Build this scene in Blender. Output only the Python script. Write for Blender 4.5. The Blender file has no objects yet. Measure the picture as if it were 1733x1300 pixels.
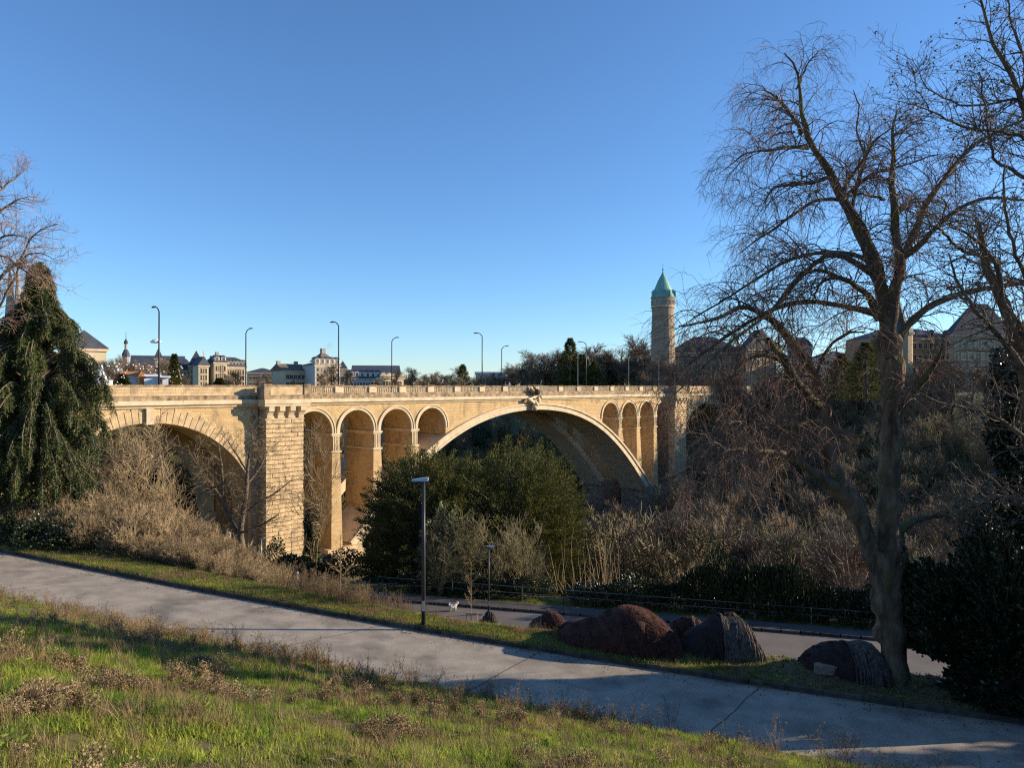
import bpy, math, random
import numpy as np
from mathutils import Vector, Matrix, Euler

R_ = math.radians
sc = bpy.context.scene
COL = sc.collection
F, CX, HY = 1201.0, 866.5, 655.0          # focal length in photo pixels, principal column, horizon row

# ------------------------------------------------------------------ camera, sky, sun, exposure
cam_d = bpy.data.cameras.new("camera"); cam = bpy.data.objects.new("camera", cam_d); COL.objects.link(cam)
cam_d.sensor_width = 36; cam_d.lens = 36 * F / 1733; cam_d.clip_start = 0.1; cam_d.clip_end = 6000
cam.location = (0, 0, 0); cam.rotation_euler = (R_(90.24), 0, 0)
sc.camera = cam
SUN_AZ, SUN_EL = 81.0, 17.0               # azimuth clockwise from +Y
w = bpy.data.worlds.new("World"); sc.world = w; w.use_nodes = True
nt = w.node_tree; nt.nodes.clear()
sky = nt.nodes.new("ShaderNodeTexSky"); sky.sky_type = 'NISHITA'; sky.sun_disc = False
sky.sun_elevation = R_(SUN_EL); sky.sun_rotation = R_(SUN_AZ)
sky.air_density = 1.0; sky.dust_density = 0.0; sky.ozone_density = 6.0; sky.altitude = 300
bg = nt.nodes.new("ShaderNodeBackground"); bg.inputs[1].default_value = 0.132
wo = nt.nodes.new("ShaderNodeOutputWorld")
nt.links.new(sky.outputs[0], bg.inputs[0]); nt.links.new(bg.outputs[0], wo.inputs[0])
sun_d = bpy.data.lights.new("sun", 'SUN'); sun_d.energy = 5.0; sun_d.angle = R_(0.5); sun_d.color = (1.0, 0.83, 0.62)
sun = bpy.data.objects.new("sun", sun_d); COL.objects.link(sun)
_sd = Vector((math.sin(R_(SUN_AZ)) * math.cos(R_(SUN_EL)), math.cos(R_(SUN_AZ)) * math.cos(R_(SUN_EL)), math.sin(R_(SUN_EL))))
sun.rotation_euler = _sd.to_track_quat('Z', 'Y').to_euler(); sun.location = (60, 20, 40)
sc.view_settings.view_transform = 'Standard'; sc.view_settings.look = 'None'
sc.view_settings.exposure = 0.7; sc.view_settings.gamma = 1; sc.view_settings.use_curve_mapping = False
sc.cycles.max_bounces = 8; sc.cycles.diffuse_bounces = 6
sc.cycles.use_denoising = False; sc.cycles.filter_width = 1.2

# ------------------------------------------------------------------ helpers
def W(px, py, Y):
    return np.array([(px - CX) / F * Y, Y, -(py - HY) / F * Y])

class Geo:
    def __init__(s): s.V = []; s.F = []; s.n = 0
    def add(s, V, Fc):
        V = np.asarray(V, float).reshape(-1, 3); Fc = np.asarray(Fc, int)
        s.V.append(V); s.F.append(Fc + s.n); s.n += len(V); return s
    def box(s, x0, x1, y0, y1, z0, z1):
        V = [(x0,y0,z0),(x1,y0,z0),(x1,y1,z0),(x0,y1,z0),(x0,y0,z1),(x1,y0,z1),(x1,y1,z1),(x0,y1,z1)]
        return s.add(V, [(0,3,2,1),(4,5,6,7),(0,1,5,4),(1,2,6,5),(2,3,7,6),(3,0,4,7)])
    def cyl(s, p0, p1, r0, r1, k=8, caps=True):
        p0 = np.array(p0, float); p1 = np.array(p1, float)
        V, Q = tubes(np.array([[p0, p1]]), np.array([[r0, r1]]), k)
        s.add(V, Q)
        if caps:
            for j in range(2):
                base = s.n - 2*k + j*k
                c = (p0, p1)[j]
                s.V.append(c.reshape(1,3)); ci = s.n; s.n += 1
                s.F.append(np.array([(base+i, base+(i+1)%k, ci) if j else (base+(i+1)%k, base+i, ci) for i in range(k)]))
        return s
    def lathe(s, prof, k=10, c=(0,0,0)):
        """prof: list of (r,z)"""
        n = len(prof); a = np.arange(k)*2*np.pi/k
        V = np.array([[(c[0]+r*math.cos(t), c[1]+r*math.sin(t), c[2]+z) for t in a] for r, z in prof]).reshape(-1,3)
        Q = [(i*k+j, i*k+(j+1)%k, (i+1)*k+(j+1)%k, (i+1)*k+j) for i in range(n-1) for j in range(k)]
        return s.add(V, Q)
    def build(s, name, mat, parent=None, smooth=False, kind=None):
        V = np.concatenate(s.V) if s.V else np.zeros((0,3))
        me = bpy.data.meshes.new(name)
        me.vertices.add(len(V)); me.vertices.foreach_set("co", V.astype(np.float32).ravel())
        li = np.concatenate([f.ravel() for f in s.F]) if s.F else np.zeros(0,int)
        sizes = np.concatenate([np.full(len(f), f.shape[1]) for f in s.F]) if s.F else np.zeros(0,int)
        me.loops.add(len(li)); me.loops.foreach_set("vertex_index", li.astype(np.int32))
        starts = np.concatenate([[0], np.cumsum(sizes)[:-1]]) if len(sizes) else sizes
        me.polygons.add(len(sizes)); me.polygons.foreach_set("loop_start", starts.astype(np.int32))
        me.polygons.foreach_set("loop_total", sizes.astype(np.int32))
        me.polygons.foreach_set("use_smooth", np.full(len(sizes), bool(smooth)))
        me.update(calc_edges=True)
        for m in (mat if isinstance(mat, (list, tuple)) else [mat]): me.materials.append(m)
        o = bpy.data.objects.new(name, me); COL.objects.link(o)
        if parent is not None: o.parent = parent
        if kind: o["kind"] = kind
        return o

def tubes(P, Rr, k=3):
    """P (M,N,3) polylines, Rr (M,N) radii -> verts, quads"""
    P = np.asarray(P, float); Rr = np.asarray(Rr, float)
    M, N, _ = P.shape
    T = np.gradient(P, axis=1) if N > 2 else np.repeat(P[:,1:]-P[:,:1], 2, axis=1)
    T /= np.linalg.norm(T, axis=2, keepdims=True) + 1e-9
    ref = np.zeros_like(T); mean = P[:,-1]-P[:,0]; mean /= np.linalg.norm(mean,axis=1,keepdims=True)+1e-9
    a = np.where(np.abs(mean[:,2:3]) > .75, np.array([[1.,0,0]]), np.array([[0,0,1.]]))
    ref[:] = a[:,None,:]
    U = np.cross(T, ref); U /= np.linalg.norm(U, axis=2, keepdims=True) + 1e-9
    Vv = np.cross(T, U)
    ang = np.arange(k)*2*np.pi/k
    ring = P[:,:,None,:] + Rr[:,:,None,None]*(np.cos(ang)[None,None,:,None]*U[:,:,None,:] + np.sin(ang)[None,None,:,None]*Vv[:,:,None,:])
    V = ring.reshape(-1,3)
    m = np.arange(M)[:,None,None]; n = np.arange(N-1)[None,:,None]; j = np.arange(k)[None,None,:]
    b = (m*N+n)*k
    Q = np.stack([b+j, b+(j+1)%k, b+k+(j+1)%k, b+k+j], -1).reshape(-1,4)
    return V, Q

def spawn(P, Rr, rng, total, tr, Lr, ang, droop, npts, rr=.6, jit=.15, upb=0., rmin=.003, taper=.3, shrink=.45):
    M, N, _ = P.shape
    seg = np.linalg.norm(np.diff(P, axis=1), axis=2).sum(1)
    idx = rng.choice(M, total, p=seg/seg.sum())
    t = rng.uniform(tr[0], tr[1], total); f = t*(N-1); i0 = np.minimum(f.astype(int), N-2); fr = (f-i0)[:,None]
    p = P[idx,i0]*(1-fr) + P[idx,i0+1]*fr
    tan = P[idx,i0+1]-P[idx,i0]; tan /= np.linalg.norm(tan,axis=1,keepdims=True)+1e-9
    r = (Rr[idx,i0]*(1-fr[:,0]) + Rr[idx,i0+1]*fr[:,0])
    rv = rng.normal(size=(total,3)); perp = np.cross(rv, tan); perp /= np.linalg.norm(perp,axis=1,keepdims=True)+1e-9
    a = R_(1)*rng.uniform(ang[0], ang[1], total)[:,None]
    d = np.cos(a)*tan + np.sin(a)*perp; d[:,2] += upb
    d /= np.linalg.norm(d,axis=1,keepdims=True)
    L = rng.uniform(Lr[0], Lr[1], total)*(1-shrink*t)
    pts = []
    dr = droop*rng.uniform(.5,1.5,total)
    for k in range(npts):
        pts.append(p.copy())
        p = p + d*(L/(npts-1))[:,None]
        d = d + rng.normal(size=(total,3))*jit
        d[:,2] -= dr
        d /= np.linalg.norm(d,axis=1,keepdims=True)
    Q = np.stack(pts,1)
    r0 = np.maximum(r*rr, rmin)
    RR = r0[:,None]*np.linspace(1,taper,npts)[None,:]
    return Q, RR

def resample(pts, n):
    """smooth Catmull-Rom-ish resample of (k,4) [x,y,z,r]"""
    pts = np.asarray(pts, float)
    d = np.concatenate([[0], np.cumsum(np.linalg.norm(np.diff(pts[:,:3],axis=0),axis=1))])
    t = np.linspace(0, d[-1], n)
    if len(pts) < 3: return np.stack([np.interp(t, d, pts[:,i]) for i in range(4)],1)
    m = np.gradient(pts, d, axis=0)
    i = np.clip(np.searchsorted(d, t)-1, 0, len(d)-2)
    h = (d[i+1]-d[i])[:,None]; u = ((t-d[i])/(d[i+1]-d[i]))[:,None]
    out = (2*u**3-3*u**2+1)*pts[i] + (u**3-2*u**2+u)*h*m[i] + (-2*u**3+3*u**2)*pts[i+1] + (u**3-u**2)*h*m[i+1]
    out[:,3] = np.interp(t, d, pts[:,3])
    return out

def leaves(P, D, L, Wd, rng, fold=.0):
    """diamond leaf cards at P pointing along D"""
    n = len(P); D = D/(np.linalg.norm(D,axis=1,keepdims=True)+1e-9)
    S = np.cross(D, rng.normal(size=(n,3))); S /= np.linalg.norm(S,axis=1,keepdims=True)+1e-9
    L = np.broadcast_to(L,(n,))[:,None]; Wd = np.broadcast_to(Wd,(n,))[:,None]
    V = np.stack([P, P+D*L*.45+S*Wd*.5, P+D*L, P+D*L*.45-S*Wd*.5], 1).reshape(-1,3)
    b = np.arange(n)[:,None]*4
    return V, np.concatenate([b, b+1, b+2, b+3], 1)

def smooth(t): t = np.clip(t,0,1); return t*t*(3-2*t)

def vnoise(x, y, s, seed=0):
    """cheap smooth pseudo noise -1..1"""
    a = seed*1.7
    return (np.sin(x*s+1.3*np.sin(y*s*.7+a)+a)*np.cos(y*s*1.1+1.7*np.sin(x*s*.6-a)) +
            .5*np.sin(x*s*2.3+y*s*1.9+a*2)*np.cos(y*s*2.7-x*s*1.3))/1.5

def tag(o, label=None, cat=None, group=None, kind=None):
    if label: o["label"] = label
    if cat: o["category"] = cat
    if group: o["group"] = group
    if kind: o["kind"] = kind
    return o

def empty(name, loc=(0,0,0), rz=0, label=None, cat=None, group=None):
    o = bpy.data.objects.new(name, None); COL.objects.link(o)
    o.location = tuple(loc); o.rotation_euler = (0,0,rz); o.empty_display_size = .1
    return tag(o, label, cat, group)

def copy_tree(o, parent=None, label=None):
    c = o.copy(); COL.objects.link(c); c.parent = parent
    for ch in o.children: copy_tree(ch, c)
    if label: c["label"] = label
    return c

def linkdata(name, me, parent, loc=(0,0,0), rot=(0,0,0), scale=(1,1,1)):
    o = bpy.data.objects.new(name, me); COL.objects.link(o)
    if parent is not None: o.parent = parent
    o.location = tuple(float(v) for v in loc); o.rotation_euler = rot; o.scale = scale
    return o

# ------------------------------------------------------------------ materials
def mat(name, c1, c2=None, scale=4., rough=.85, bump=.0, bscale=None, detail=5., coord='Object', metallic=0., spec=.3,
        c3=None, s3=1., t3=(.5,.6), random=0., translucent=0., stretch=(1,1,1), dist=.05, ramp=(.35,.65)):
    m = bpy.data.materials.new(name); m.use_nodes = True
    n, l = m.node_tree.nodes, m.node_tree.links
    b = n["Principled BSDF"]; b.inputs["Roughness"].default_value = rough; b.inputs["Metallic"].default_value = metallic
    b.inputs["Specular IOR Level"].default_value = spec
    c1 = (*c1,1); c2 = (*(c2 or c1[:3]),1)
    tc = n.new("ShaderNodeTexCoord")
    if coord == 'World':
        g = n.new("ShaderNodeNewGeometry"); src = g.outputs["Position"]
    else: src = tc.outputs[coord]
    mp = n.new("ShaderNodeMapping"); mp.inputs["Scale"].default_value = stretch; l.new(src, mp.inputs[0])
    tx = n.new("ShaderNodeTexNoise"); tx.inputs["Scale"].default_value = scale; tx.inputs["Detail"].default_value = detail
    l.new(mp.outputs[0], tx.inputs["Vector"])
    rp = n.new("ShaderNodeValToRGB"); rp.color_ramp.elements[0].position = ramp[0]; rp.color_ramp.elements[1].position = ramp[1]
    rp.color_ramp.elements[0].color = c1; rp.color_ramp.elements[1].color = c2
    l.new(tx.outputs["Fac"], rp.inputs[0]); col = rp.outputs[0]
    if c3:
        t2 = n.new("ShaderNodeTexNoise"); t2.inputs["Scale"].default_value = s3; t2.inputs["Detail"].default_value = 6
        l.new(src, t2.inputs["Vector"])
        r2 = n.new("ShaderNodeMapRange"); r2.inputs[1].default_value = t3[0]; r2.inputs[2].default_value = t3[1]
        l.new(t2.outputs["Fac"], r2.inputs[0])
        mx = n.new("ShaderNodeMix"); mx.data_type = 'RGBA'; l.new(r2.outputs[0], mx.inputs[0]); l.new(col, mx.inputs[6])
        mx.inputs[7].default_value = (*c3,1); col = mx.outputs[2]
    if random:
        oi = n.new("ShaderNodeObjectInfo")
        mr = n.new("ShaderNodeMapRange"); mr.inputs[3].default_value = 1-random; mr.inputs[4].default_value = 1+random
        l.new(oi.outputs["Random"], mr.inputs[0])
        hs = n.new("ShaderNodeHueSaturation"); l.new(mr.outputs[0], hs.inputs["Value"]); l.new(col, hs.inputs["Color"]); col = hs.outputs[0]
    l.new(col, b.inputs["Base Color"])
    if bump:
        tb = n.new("ShaderNodeTexNoise"); tb.inputs["Scale"].default_value = bscale or scale*4; tb.inputs["Detail"].default_value = 8
        l.new(mp.outputs[0], tb.inputs["Vector"])
        bp = n.new("ShaderNodeBump"); bp.inputs["Strength"].default_value = bump; bp.inputs["Distance"].default_value = dist
        l.new(tb.outputs["Fac"], bp.inputs["Height"]); l.new(bp.outputs[0], b.inputs["Normal"])
    if translucent:
        tr = n.new("ShaderNodeBsdfTranslucent"); l.new(col, tr.inputs[0])
        ms = n.new("ShaderNodeMixShader"); ms.inputs[0].default_value = translucent
        l.new(b.outputs[0], ms.inputs[1]); l.new(tr.outputs[0], ms.inputs[2]); l.new(ms.outputs[0], n["Material Output"].inputs[0])
    return m

def masonry(name, c1, c2, mortar, bw=.6, bh=.25, msize=.012, stain=(.16,.12,.08), stain_t=(.55,.75), bump=.5, sts=.35):
    m = bpy.data.materials.new(name); m.use_nodes = True
    n, l = m.node_tree.nodes, m.node_tree.links; b = n["Principled BSDF"]
    b.inputs["Roughness"].default_value = .9; b.inputs["Specular IOR Level"].default_value = .2
    tc = n.new("ShaderNodeTexCoord"); sp = n.new("ShaderNodeSeparateXYZ"); l.new(tc.outputs["Object"], sp.inputs[0])
    ad = n.new("ShaderNodeMath"); l.new(sp.outputs[0], ad.inputs[0]); l.new(sp.outputs[1], ad.inputs[1])
    cb = n.new("ShaderNodeCombineXYZ"); l.new(ad.outputs[0], cb.inputs[0]); l.new(sp.outputs[2], cb.inputs[1])
    br = n.new("ShaderNodeTexBrick"); l.new(cb.outputs[0], br.inputs["Vector"]); br.inputs["Scale"].default_value = 1
    br.inputs["Brick Width"].default_value = bw; br.inputs["Row Height"].default_value = bh; br.inputs["Mortar Size"].default_value = msize
    br.inputs["Color1"].default_value = (*c1,1); br.inputs["Color2"].default_value = (*c2,1); br.inputs["Mortar"].default_value = (*mortar,1)
    br.inputs["Mortar Smooth"].default_value = .4
    tn = n.new("ShaderNodeTexNoise"); tn.inputs["Scale"].default_value = sts; tn.inputs["Detail"].default_value = 8; tn.inputs["Roughness"].default_value=.65
    mp = n.new("ShaderNodeMapping"); mp.inputs["Scale"].default_value = (1.6,1.6,.7); l.new(tc.outputs["Object"], mp.inputs[0]); l.new(mp.outputs[0], tn.inputs[0])
    r = n.new("ShaderNodeMapRange"); r.inputs[1].default_value = stain_t[0]; r.inputs[2].default_value = stain_t[1]; l.new(tn.outputs["Fac"], r.inputs[0])
    mx = n.new("ShaderNodeMix"); mx.data_type='RGBA'; l.new(r.outputs[0], mx.inputs[0]); l.new(br.outputs["Color"], mx.inputs[6]); mx.inputs[7].default_value = (*stain,1)
    oi = n.new("ShaderNodeObjectInfo"); mr = n.new("ShaderNodeMapRange"); mr.inputs[3].default_value=.88; mr.inputs[4].default_value=1.1; l.new(oi.outputs["Random"], mr.inputs[0])
    hs = n.new("ShaderNodeHueSaturation"); l.new(mr.outputs[0], hs.inputs["Value"]); l.new(mx.outputs[2], hs.inputs["Color"])
    l.new(hs.outputs[0], b.inputs["Base Color"])
    t2 = n.new("ShaderNodeTexNoise"); t2.inputs["Scale"].default_value = 5; t2.inputs["Detail"].default_value = 8; l.new(tc.outputs["Object"], t2.inputs[0])
    sb = n.new("ShaderNodeMath"); sb.operation='SUBTRACT'; l.new(t2.outputs["Fac"], sb.inputs[0]); l.new(br.outputs["Fac"], sb.inputs[1])
    bp = n.new("ShaderNodeBump"); bp.inputs["Strength"].default_value = bump; bp.inputs["Distance"].default_value=.06
    l.new(sb.outputs[0], bp.inputs["Height"]); l.new(bp.outputs[0], b.inputs["Normal"])
    return m

M = {}
M['stone'] = masonry('warm_stone', (.62,.44,.225), (.51,.355,.175), (.44,.31,.165), .62, .27, .02, bump=.7, stain_t=(.50,.78))
M['ashlar'] = mat('ashlar_stone', (.61,.45,.255), (.47,.34,.19), 1.4, .88, .7, 7, c3=(.24,.18,.11), s3=.7, t3=(.54,.8), random=.06, coord='World', dist=.06)
M['pale'] = mat('pale_stone', (.66,.54,.36), (.52,.41,.26), .8, .85, .3, 7, c3=(.26,.20,.14), s3=1.2, t3=(.6,.8), random=.05, coord='World')
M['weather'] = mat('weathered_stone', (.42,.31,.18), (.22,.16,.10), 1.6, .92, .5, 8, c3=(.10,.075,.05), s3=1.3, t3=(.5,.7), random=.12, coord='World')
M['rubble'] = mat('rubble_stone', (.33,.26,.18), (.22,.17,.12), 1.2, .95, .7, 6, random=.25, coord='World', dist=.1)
M['dark'] = mat('dark_joint', (.10,.075,.05), (.07,.05,.04), 2, .95)
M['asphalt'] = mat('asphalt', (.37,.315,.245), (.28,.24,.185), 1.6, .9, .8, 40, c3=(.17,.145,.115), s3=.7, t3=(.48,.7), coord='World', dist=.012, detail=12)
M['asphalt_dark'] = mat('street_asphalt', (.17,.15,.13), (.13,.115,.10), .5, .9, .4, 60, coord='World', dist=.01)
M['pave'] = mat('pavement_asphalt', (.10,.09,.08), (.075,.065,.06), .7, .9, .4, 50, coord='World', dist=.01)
M['kerb'] = mat('kerb_stone', (.11,.095,.07), (.05,.045,.03), 3, .95, .5, 20, random=.2, coord='World')
M['soil'] = mat('soil', (.13,.10,.05), (.10,.12,.035), .5, .95, .6, 6, c3=(.12,.09,.045), s3=.35, t3=(.42,.6), coord='World')
M['bark'] = mat('bark', (.22,.155,.095), (.07,.05,.033), 5, .95, .9, 14, stretch=(1,1,.25), c3=(.075,.08,.022), s3=1.6, t3=(.52,.75), dist=.05)
M['bark2'] = mat('bark_grey', (.19,.145,.10), (.10,.075,.052), 6, .95, .6, 14, stretch=(1,1,.3))
M['twig'] = mat('twig', (.25,.18,.115), (.14,.10,.065), 2, .8, coord='World')
M['twig_red'] = mat('twig_reddish', (.27,.155,.10), (.15,.09,.06), 1.5, .8, coord='World')
M['twig_tan'] = mat('twig_tan', (.38,.28,.15), (.20,.145,.08), 1.2, .8, coord='World', random=.25)
M['metal'] = mat('dark_metal', (.05,.055,.06), (.04,.042,.046), 3, .45, metallic=.3)
M['metal_lt'] = mat('light_metal', (.42,.45,.48), None, 3, .35, metallic=.5)
M['slate'] = mat('slate_roof', (.075,.085,.11), (.05,.055,.07), .6, .7, .3, 3, coord='World')
M['slate_b'] = mat('brown_roof', (.20,.15,.115), (.14,.105,.08), .6, .85, .3, 3, coord='World')
M['cream'] = mat('cream_wall', (.62,.53,.35), (.52,.43,.28), .25, .9, coord='World')
M['white_w'] = mat('white_wall', (.66,.62,.54), (.56,.52,.46), .2, .9, coord='World')
M['grey_w'] = mat('grey_wall', (.36,.33,.29), (.28,.26,.23), .3, .9, coord='World')
M['tan_w'] = masonry('tan_wall', (.42,.32,.21), (.34,.25,.16), (.25,.19,.13), 1.2, .5, .03, bump=.3, sts=.1)
M['window'] = mat('window_glass', (.035,.04,.05), None, 3, .12, spec=.8)
M['copper'] = mat('green_copper', (.20,.42,.34), (.13,.32,.26), .5, .6, .2, 2, coord='World')
M['white'] = mat('white_paint', (.80,.80,.80), (.72,.72,.72), .5, .7)
M['orange'] = mat('orange_roof', (.62,.26,.08), (.50,.19,.06), 1, .7)
M['wood'] = mat('pale_wood', (.50,.38,.24), (.38,.28,.17), 5, .8, stretch=(1,1,.2))
M['fur'] = mat('brown_fur', (.085,.030,.018), (.035,.014,.010), 9, .8, .6, 50, stretch=(1,1,1))
M['fur_d'] = mat('black_cloth', (.018,.014,.014), (.035,.024,.022), 6, .85, .6, 30)
M['yarn'] = mat('grey_yarn', (.17,.14,.105), (.06,.05,.042), 8, .9, random=.3)
M['yarn_r'] = mat('red_yarn', (.13,.05,.028), (.05,.020,.014), 8, .8)
# ------------------------------------------------------------------ terrain
E0, E1, N0, N1 = .9357, -.3528, .3528, .9357       # along the path / away from the camera
_edge = [(0,935),(121,960),(242,983),(363,1005),(485,1030),(606,1053),(700,1067),(909,1098),(998,1117),(1147,1143),(1296,1165),(1445,1188),(1594,1209),(1733,1226)]
_w, _z = [], []
for px, py in _edge:
    k = (px-CX)/F; Y = 21.815/(N0*k+N1); X = k*Y
    _w.append((X+3.41)*E0+(Y-24.6)*E1); _z.append(-(py-HY)/F*Y)
_w = np.array(_w); _z = np.array(_z)
_c = np.polyfit(_w, _z, 3)
def zf(w):
    lo, hi = _w[0], _w[-1]
    z = np.polyval(_c, np.clip(w, lo, hi))
    return z + np.clip(lo-w,0,60)*.03 - np.clip(w-hi,0,60)*.01
def wv(X, Y): return (X+3.41)*E0+(Y-24.6)*E1, (X+3.41)*N0+(Y-24.6)*N1
def XY(w, v): return -3.41+w*E0+v*N0, 24.6+w*E1+v*N1
PW = 4.05
P0 = np.array([3.87,127.3]); BU = np.array([.6757,.7372]); BN = np.array([.7372,-.6757])
def sn(X, Y):
    dx, dy = X-P0[0], Y-P0[1]
    return dx*BU[0]+dy*BU[1], dx*BN[0]+dy*BN[1]
def qst(X, Y): return (Y-46.7+.256*(X+5.5))/1.032
def Z(X, Y):
    X = np.asarray(X, float); Y = np.asarray(Y, float)
    w, v = wv(X, Y); zp = zf(w); s, n = sn(X, Y); q = qst(X, Y)
    V = np.interp(s, [-140,-100,-84,-76,-65,-50,-30,0,25,40,60,75,90,120], [-1.5,-2.2,-7,-15,-19.5,-21.8,-27,-36,-36,-32,-20,-8,-2,-1.2])
    V2 = np.interp(s, [-50,-30,0,25,40,60,90,115,130], [-21.8,-27,-34,-33,-30,-24,-11,-3,-1.5])
    V = V + (V2-V)*smooth((n-2)/22)*(s > -20)
    V = V + (-1.4-V)*smooth((-n-45)/45)
    # foreground hill
    d = np.clip(-v-PW, 0, 400)
    hill = zp - .02 + .05*np.clip(-v,0,PW) + .39*d*smooth(.45+d/2.5) - np.clip(d-20,0,400)*.3 + .14*vnoise(X,Y,.9,1)*smooth(d/2) + .07*vnoise(X,Y,2.3,2)*smooth(d) + .03*vnoise(X,Y,4.9,5)*smooth(d)
    # verge then the drop to the street
    vw = np.interp(w, [-40,-18,-6,-1,3.5,6.5,30], [2.2,1.6,1.5,1.1,1.3,2.3,2.6]); sl = np.interp(w, [-40,-24,-15,-6,4], [.12,.24,.42,.52,.55])
    verge = zp + .13 + .03*vnoise(X,Y,1.7,3)
    fall = np.maximum(verge - sl*np.clip(v-vw,0,6.5) - .66*np.clip(v-vw-6.5,0,200), np.interp(X,[-60,-24,-17.5,0],[-16,-15.6,-14.35,-14.3])-.03)
    z = np.where(v < 0, hill, np.where(v < vw, verge, fall))
    t = smooth((q-2.6)/16.)
    z = z*(1-t) + V*t
    return z
def axis(a, b, st, far):
    core = np.arange(a, b+1e-6, st)
    g = np.cumsum(st*1.09**np.arange(1, 90)); g = g[g < far]
    return np.concatenate([a-g[::-1], core, b+g])
xs = axis(-30, 28, .28, 2600); ys = axis(-6, 60, .28, 3200)
GX, GY = np.meshgrid(xs, ys); GZ = Z(GX, GY)
_wg, _vg = wv(GX, GY); _q = qst(GX, GY)
GZ = np.where((_vg > -PW+.12) & (_vg < .1), GZ-.12, GZ)
GZ = np.where((_q > -6.6) & (_q < 1.25) & (_vg > 3) & (GX > -18) & (GX < 60), GZ-.1, GZ)
ny, nx = GX.shape
g = Geo(); I = np.arange((ny-1)*(nx-1)); r, c = I//(nx-1), I%(nx-1); b0 = r*nx+c
g.add(np.stack([GX,GY,GZ],-1), np.stack([b0,b0+1,b0+nx+1,b0+nx],1))
g.build('ground', M['soil'], smooth=True, kind='structure')

def strip(name, m, w0, w1, v0, v1, zfun, nw, nv):
    ww, vv = np.meshgrid(np.linspace(w0,w1,nw), np.linspace(v0,v1,nv))
    X, Y = XY(ww, vv); Zz = zfun(ww, vv)
    I = np.arange((nv-1)*(nw-1)); r, c = I//(nw-1), I%(nw-1); b = r*nw+c
    return Geo().add(np.stack([X,Y,Zz],-1), np.stack([b,b+1,b+nw+1,b+nw],1)).build(name, m, smooth=True, kind='structure')
strip('path', M['asphalt'], -60, 60, -PW-.15, .02, lambda w,v: zf(w)+.05*np.clip(-v,0,9)+.004*vnoise(w,v,1.5)+.01, 240, 12)
# kerb stones along the path
kroot = empty('kerb'); kroot['kind'] = 'structure'
rng = np.random.default_rng(5)
def stone_mesh(name, L, D, H, m, seed, bev=.02, rough=.012, sub=3):
    """rough rectangular block, centred in x,y, base at z=0"""
    r = np.random.default_rng(seed); g = Geo()
    x = np.array([-L/2,-L/2+bev,L/2-bev,L/2]); y = np.array([-D/2,-D/2+bev,D/2-bev,D/2]); 
    V = [(-L/2+bev,-D/2+bev,0),(L/2-bev,-D/2+bev,0),(L/2-bev,D/2-bev,0),(-L/2+bev,D/2-bev,0),
         (-L/2,-D/2,bev),(L/2,-D/2,bev),(L/2,D/2,bev),(-L/2,D/2,bev),
         (-L/2,-D/2,H-bev),(L/2,-D/2,H-bev),(L/2,D/2,H-bev),(-L/2,D/2,H-bev),
         (-L/2+bev,-D/2+bev,H),(L/2-bev,-D/2+bev,H),(L/2-bev,D/2-bev,H),(-L/2+bev,D/2-bev,H)]
    V = np.array(V)+r.uniform(-rough,rough,(16,3))
    Q = [(3,2,1,0),(12,13,14,15)]
    for a in (0,4,8):
        for j in range(4): Q.append((a+j,a+(j+1)%4,a+4+(j+1)%4,a+4+j))
    o = g.add(V,Q).build(name,m); me = o.data; bpy.data.objects.remove(o); return me
km = [stone_mesh('kerb_stone', .985, .16, .42, M['kerb'], i, .02, .012) for i in range(4)]
wk = -34.
while wk < 22:
    X, Y = XY(wk+.5, .1); z = float(zf(wk+.5)); sl = float(zf(wk+1)-zf(wk))
    linkdata('kerb_stone', km[rng.integers(4)], kroot, (X,Y,z-.27+rng.uniform(-.008,.008)), (0,-math.atan(sl),math.atan2(E1,E0)+rng.uniform(-.008,.008)))
    wk += 1.0
def seam(a, b, wd=.035):
    (w0,v0),(w1,v1) = a,b; n=14; t=np.linspace(0,1,n); r=np.random.default_rng(int(abs(w0)*10)); ww=w0+(w1-w0)*t+np.cumsum(r.normal(size=n))*.012; vv=v0+(v1-v0)*t
    L=[]; 
    for o_ in (-wd/2,wd/2):
        X,Y=XY(ww+o_,vv); L.append(np.stack([X,Y,zf(ww)+.05*np.clip(-vv,0,9)+.004*vnoise(ww,vv,1.5)+.016],1))
    Geo().add(np.concatenate(L),[(i,i+1,n+i+1,n+i) for i in range(n-1)]).build('path_seam', M['pave'], kind='structure')
seam((-1.2,-.05),(-3.0,-PW)); seam((4.6,-.05),(3.9,-PW)); seam((11.3,-.05),(10.1,-PW)); seam((-14,-.05),(-15.2,-PW),.025)
# far street, its kerb and pavement
def qline(X, q): return X, 46.7-.256*(X+5.5)+q*1.032
def qstrip(name, m, x0, x1, q0, q1, z, nx=40, nq=4, wob=.0):
    Xg, Qg = np.meshgrid(np.linspace(x0,x1,nx), np.linspace(q0,q1,nq)); _, Yg = qline(Xg, Qg)
    Zg = z + 0*Xg + 0*Xg
    I = np.arange((nq-1)*(nx-1)); r, c = I//(nx-1), I%(nx-1); b = r*nx+c
    return Geo().add(np.stack([Xg,Yg,Zg],-1), np.stack([b,b+1,b+nx+1,b+nx],1)).build(name, m, smooth=True, kind='structure')
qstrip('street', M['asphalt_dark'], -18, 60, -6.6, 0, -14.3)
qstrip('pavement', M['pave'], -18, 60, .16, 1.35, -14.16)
k2 = empty('street_kerb'); k2['kind'] = 'structure'
for i, X in enumerate(np.arange(-18, 34, 1.035)):
    x, y = qline(X, .08)
    linkdata('kerb_stone', km[i%4], k2, (x, y, -14.57), (0,0,-math.atan(.256)+.0))
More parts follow.
